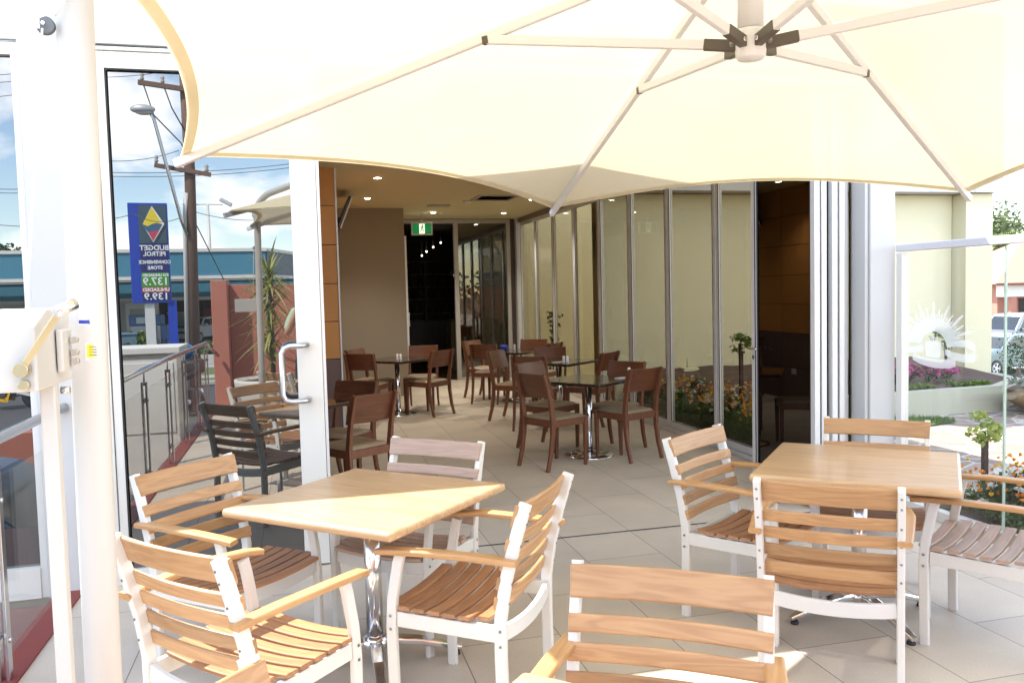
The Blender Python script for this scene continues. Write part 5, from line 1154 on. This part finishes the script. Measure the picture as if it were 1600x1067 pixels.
S('shop_end_wall', MB().box(-24, -35.0, -.79, wx, -34.42, zb1), mat('shop_white_wall', (.60, .60, .60), .7)); S('red_panel', MB().box(mr(310, 490, yv=50).x, -42.49, mr(310, 500, yv=52).z, mr(360, 490, yv=50).x, -42.4, mr(310, 482, yv=52).z), mat('garage_red', (.38, .05, .03), .6))
for x in (-16, -9.2): S('column', MB().box(x - .15, -30, -.79, x + .15, -29.7, zb0 + .02), WHITE)
ic = mr(187, 556, z=-.79); ice = empty('ice_freezer', (ic.x + .3, -33.6, -.79), 0, 'white upright freezer with a yellow sticker against the station shop wall', 'freezer')
obj('cabinet', MB().box(-.7, -.4, 0, .7, .4, 2.3), WHITE, ice, bevel=.04); obj('door', MB().box(-.5, .402, .5, .5, .42, 2.0), mat('freezer_door', (.35, .36, .38), .3), ice); obj('sticker', MB().box(-.25, .422, .9, .25, .426, 1.4), SYE, ice)
def pump(px, lab):
    p = mr(px, 556, z=-.79); t = empty('petrol_pump', (p.x, p.y, -.79), .1, lab, 'petrol pump')
    obj('cabinet', MB().box(-.62, -.3, .0, .62, .3, 1.32), mat('pump_grey', (.40, .42, .46), .4), t, bevel=.03); obj('top_unit', MB().box(-.66, -.32, 1.33, .66, .32, 1.78), mat('pump_blue', (.03, .10, .26), .4), t, bevel=.03)
    obj('display', MB().box(-.35, .322, 1.42, .35, .33, 1.68), mat('pump_display', (.45, .50, .52), .3), t); obj('side_panel', MB().box(.64, -.34, 0, .90, .34, 1.34), mat('pump_blue', (.03, .10, .26)), t, bevel=.02)
    obj('logo_diamond', MB().prism([(-.45, .42), (-.22, .72), (.02, .42), (-.22, .12)], 'y', .302, .312), SYE, t)
    for i in range(3):
        x = .1 + i * .16; h = obj('hose', MB().tube([(x, .34, 1.2), (x + .04, .42, .9), (x + .1, .45, .45), (x + .3, .42, .25), (x + .42, .36, .7)], .022, 7), BLACK, t); obj('nozzle', MB().bar([(x, .33, 1.28), (x, .36, 1.05), (x + .02, .42, .98)], .07, .06), DGREY, t)
pump(233, 'blue and grey petrol pump with a yellow diamond logo beneath the price sign')
p = mr(248, 545, z=-.79); pb_ = empty('payment_terminal', (p.x, p.y, -.79), 0, 'pale blue payment terminal standing high behind the petrol pump', 'terminal'); obj('stand', MB().box(-.08, -.08, 0, .08, .08, 2.6), ALU, pb_); obj('screen_unit', MB().box(-.35, -.15, 2.5, .35, .15, 3.6), mat('terminal_blue', (.25, .38, .48), .4), pb_, bevel=.03)
for px, w_, h_, lab in ((181, 1.3, 1.0, 'blue rubbish bin left of the petrol pump'),):
    p = mr(204, 572, z=-.79); t = empty('rubbish_bin', (p.x, p.y, -.79), 0, lab, 'bin'); obj('body', MB().bar([(0, 0, 0), (0, 0, 1.15)], .7, .7, scales=[.85, 1]), mat('bin_blue', (.10, .17, .24), .6), t, bevel=.03); obj('lid', MB().box(-.37, -.37, 1.155, .37, .40, 1.24), mat('bin_blue', (.10, .17, .24)), t, bevel=.03)
fl = mr(328, 392, yv=56); ft = mr(327, 320, yv=56)
t = empty('flood_light_mast', (fl.x, fl.y, -.8), 0, 'slim pale mast with two flood lights rising behind the blue canopy', 'light mast'); zf = ft.z + .8
obj('mast', MB().tube([(0, 0, 0), (0, 0, zf)], .12, 10, scales=[1.2, .7]), WHITE, t); obj('crossbar', MB().bar([(-.9, 0, zf), (.9, 0, zf)], .08, .08), ALU, t)
for s in (-1, 1): m = MB().box(-.4, -.25, -.12, .4, .25, .12).xf(Matrix.Translation((s * 1.1, 0, zf + .15)) @ Matrix.Rotation(s * .5, 4, 'Y')); obj('flood_light', m, mat('lamp_grey', (.55, .56, .58)), t, bevel=.04)
# buildings and trees seen in the left pane
a, b = mr(0, 430, yv=46), mr(52, 408, yv=46); g0 = mr(20, 492, yv=46)
wb = empty('white_shop_building', (a.x - 4, a.y, -.8), 0, 'white flat roofed building with green roof edge, mirrored in the left pane', 'building')
Lw = b.x - a.x + 4; hw_ = b.z + .8
obj('wall', MB().box(0, -6, 0, Lw + .6, 0, hw_ - .35), WALLW, wb); obj('roof_edge', MB().box(-.2, -6.1, hw_ - .35, Lw + .8, .25, hw_), mat('green_roof_edge', (.12, .24, .18), .6), wb)
for x0, x1, z0, z1 in ((3.2, 4.9, .1, 1.9), (5.4, 6.0, 1.6, 2.9), (.8, 2.2, .2, 2.2)): obj('window', MB().box(x0, .002, z0 + .5, x1, .04, z1 + .5), mat('shop_window_dark', (.05, .03, .03), .3), wb)
fc = empty('dark_fence', (a.x - 3, a.y + 3.0, -.8), 0, 'dark low metal fence in front of the white flat roofed building', 'fence'); m = MB()
m.box(0, -.03, .2, 8, .03, .26); m.box(0, -.03, 1.3, 8, .03, 1.36)
for i in range(41): m.box(i * .2 - .015, -.012, 0, i * .2 + .015, .012, 1.4)
obj('railings', m, DGREY, fc)
for (px, py, yv_, h, r, lab, mt_, s, lf) in ((8, 478, 58, 7.2, 3.6, 'dark green round tree above the white flat roofed building', 'tree', LF3, .32), (192, 450, 64, 7.2, 3.8, 'light green bushy tree behind the blue canopy left of the price sign', 'tree', LF2, .32), (425, 440, 70, 6.6, 3.0, 'small dark tree top showing above the canopy at the far right', 'tree', LF1, .35), (60, 470, 66, 6.0, 3.0, 'grey green tree hidden mostly behind the white pier', 'tree', LF1, .35)):
    p = mr(px, py, yv=yv_); tree('street_tree', p.x, p.y, -.8, h + (p.z + .8) * 0, r, lab, s, 3600, lf, None, .22, 18)
# far backdrop of low bush so that the street does not end in an empty plain
m = MB()
for i in range(150): x = -110 + i * 1.5; leaves(m, (x, -78 + random.uniform(-3, 3), .8 + random.random() * 2.4), random.uniform(2.0, 3.4), 46, .8)
obj('distant_bushland', m, LF1, label='low belt of distant green bushland behind the petrol station', cat='bushland', kind='stuff', weld=False)
m = MB()
for i in range(120): x = 20 + i * 1.1; leaves(m, (x, 92 + random.uniform(-3, 3), 1 + random.random() * 3), random.uniform(2.2, 3.6), 50, .8)
obj('distant_trees', m, LF1, label='distant belt of grey green trees beyond the red roofed house', cat='trees', kind='stuff', weld=False)

# ------------------------------------------------------------------ the photographer, mirrored beside the door frame
def skin(name, chains, m, parent, sub=2, loc=(0, 0, 0)):
    vs = []; es = []; rs = []; idx = {}
    for ch in chains:
        prev = None
        for (p, r) in ch:
            key = tuple(round(c, 4) for c in p)
            if key not in idx: idx[key] = len(vs); vs.append(p); rs.append(r)
            i = idx[key]
            if prev is not None: es.append((prev, i))
            prev = i
    me = bpy.data.meshes.new(name); me.from_pydata(vs, es, []); o = bpy.data.objects.new(name, me); COL.objects.link(o)
    sk = o.modifiers.new('skin', 'SKIN'); sk.use_smooth_shade = True
    bm = bmesh.new(); bm.from_mesh(me); lay = bm.verts.layers.skin.verify()
    for v, r in zip(bm.verts, rs): v[lay].radius = (r, r) if not isinstance(r, tuple) else r; v[lay].use_root = (v.index == 0)
    bm.to_mesh(me); bm.free()
    sb = o.modifiers.new('sub', 'SUBSURF'); sb.levels = sub; sb.render_levels = sub; me.materials.append(m); o.parent = parent; o.location = loc; return o
pn = empty('person', (.10, -.22, 0), 0, 'standing person in a pale green shirt and dark trousers holding a camera to the face', 'person')
SKN = mat('skin', (.50, .27, .18), .5); SH = mat('pale_green_shirt', (.42, .55, .38), .8, noise=(8, .06)); TR = mat('dark_trousers', (.03, .035, .05), .85); HR = mat('brown_hair', (.05, .03, .02), .6)
body = [[((0, 0, .95), .115), ((0, 0, 1.12), .105), ((0, 0, 1.30), .15), ((0, .0, 1.42), .12), ((0, .01, 1.50), .055), ((0, .015, 1.56), .055), ((0, .02, 1.64), .088), ((0, .01, 1.71), .082)]]
for s in (-1, 1):
    body.append([((0, 0, .95), .13), ((s * .10, 0, .88), .095), ((s * .115, .01, .50), .062), ((s * .115, 0, .30), .055), ((s * .115, -.02, .09), .040), ((s * .12, .06, .045), .042), ((s * .13, .16, .03), .036)])
    body.append([((0, .0, 1.42), .12), ((s * .16, 0, 1.41), .062), ((s * .235, .02, 1.27), .046), ((s * .265, .05, 1.15), .040), ((s * .19, .13, 1.33), .036), ((s * .12, .145, 1.50), .026), ((s * .095, .15, 1.56), .028)])
obj_ = skin('body', body, SKN, pn)
shirt = [[((0, 0, .80), .150), ((0, 0, .90), .156), ((0, 0, 1.02), .150), ((0, 0, 1.14), .150), ((0, 0, 1.30), .163), ((0, 0, 1.42), .13), ((0, .008, 1.47), .075)]]
for s in (-1, 1): shirt.append([((0, 0, 1.42), .13), ((s * .16, 0, 1.41), .076), ((s * .235, .02, 1.27), .062), ((s * .258, .045, 1.18), .058)])
skin('shirt', shirt, SH, pn)
tr_ = [[((0, 0, 1.04), .132), ((0, 0, .90), .14)]]
for s in (-1, 1): tr_.append([((0, 0, .90), .14), ((s * .10, 0, .84), .105), ((s * .115, .01, .50), .078), ((s * .115, 0, .30), .072), ((s * .115, -.01, .08), .062)])
skin('trousers', tr_, TR, pn)
for s in (-1, 1):
    obj('shoe', MB().ball((s * .125, .07, .045), .06, .85, 2.3, .75, 14, 8), BLACK, pn)
    for k in range(5):
        z0 = 1.555 + k * .017 if k < 4 else 1.53; bx_ = s * .095
        if k < 4: ch = [((bx_, .155, z0), .010), ((bx_ - s * .012, .178, z0 + .004), .009), ((bx_ - s * .034, .186 - .003 * k, z0 + .004), .008), ((bx_ - s * .052, .176, z0 + .002), .0075)]
        else: ch = [((bx_, .15, 1.545), .012), ((bx_ - s * .02, .14, 1.538), .010), ((bx_ - s * .042, .145, 1.54), .009)]
        skin('finger' if k < 4 else 'thumb', [ch], SKN, pn, 1)
hb = MB().ball((0, .0, 1.70), .112, .92, 1.0, .95, 18, 12); hb.v = [v if v[2] > 1.66 or v[1] < .0 else (v[0] * .8, min(v[1], .02), v[2]) for v in hb.v]; obj('hair', hb, HR, pn)
m = MB()
for s in (-1, 1): m.ball((s * .095, .015, 1.655), .026, .4, .8, 1.1, 8, 6)
m.ball((0, .108, 1.645), .018, .8, 1, 1.3, 8, 6); obj('ears_and_nose', m, SKN, pn); m = MB()
for s in (-1, 1): m.ball((s * .034, .088, 1.672), .012, 1.3, .7, .8, 8, 6)
obj('eyes', m, mat('eye_dark', (.03, .02, .02), .2), pn); obj('mouth', MB().ball((0, .098, 1.60), .02, 1.2, .4, .3, 8, 6), mat('lips', (.40, .14, .12), .5), pn)
ph = empty('photo_camera', (.10, -.085, 1.585), 0, 'black camera held up by the person in the pale green shirt', 'camera')
obj('camera_body', MB().box(-.06, -.03, -.04, .06, .01, .04).box(-.022, -.025, .04, .022, .008, .062), BLACK, ph, bevel=.008); obj('lens_barrel', MB().lathe([(.034, .011), (.034, .05), (.031, .052)], (0, 0, -.002), 22, 'y'), DGREY, ph)
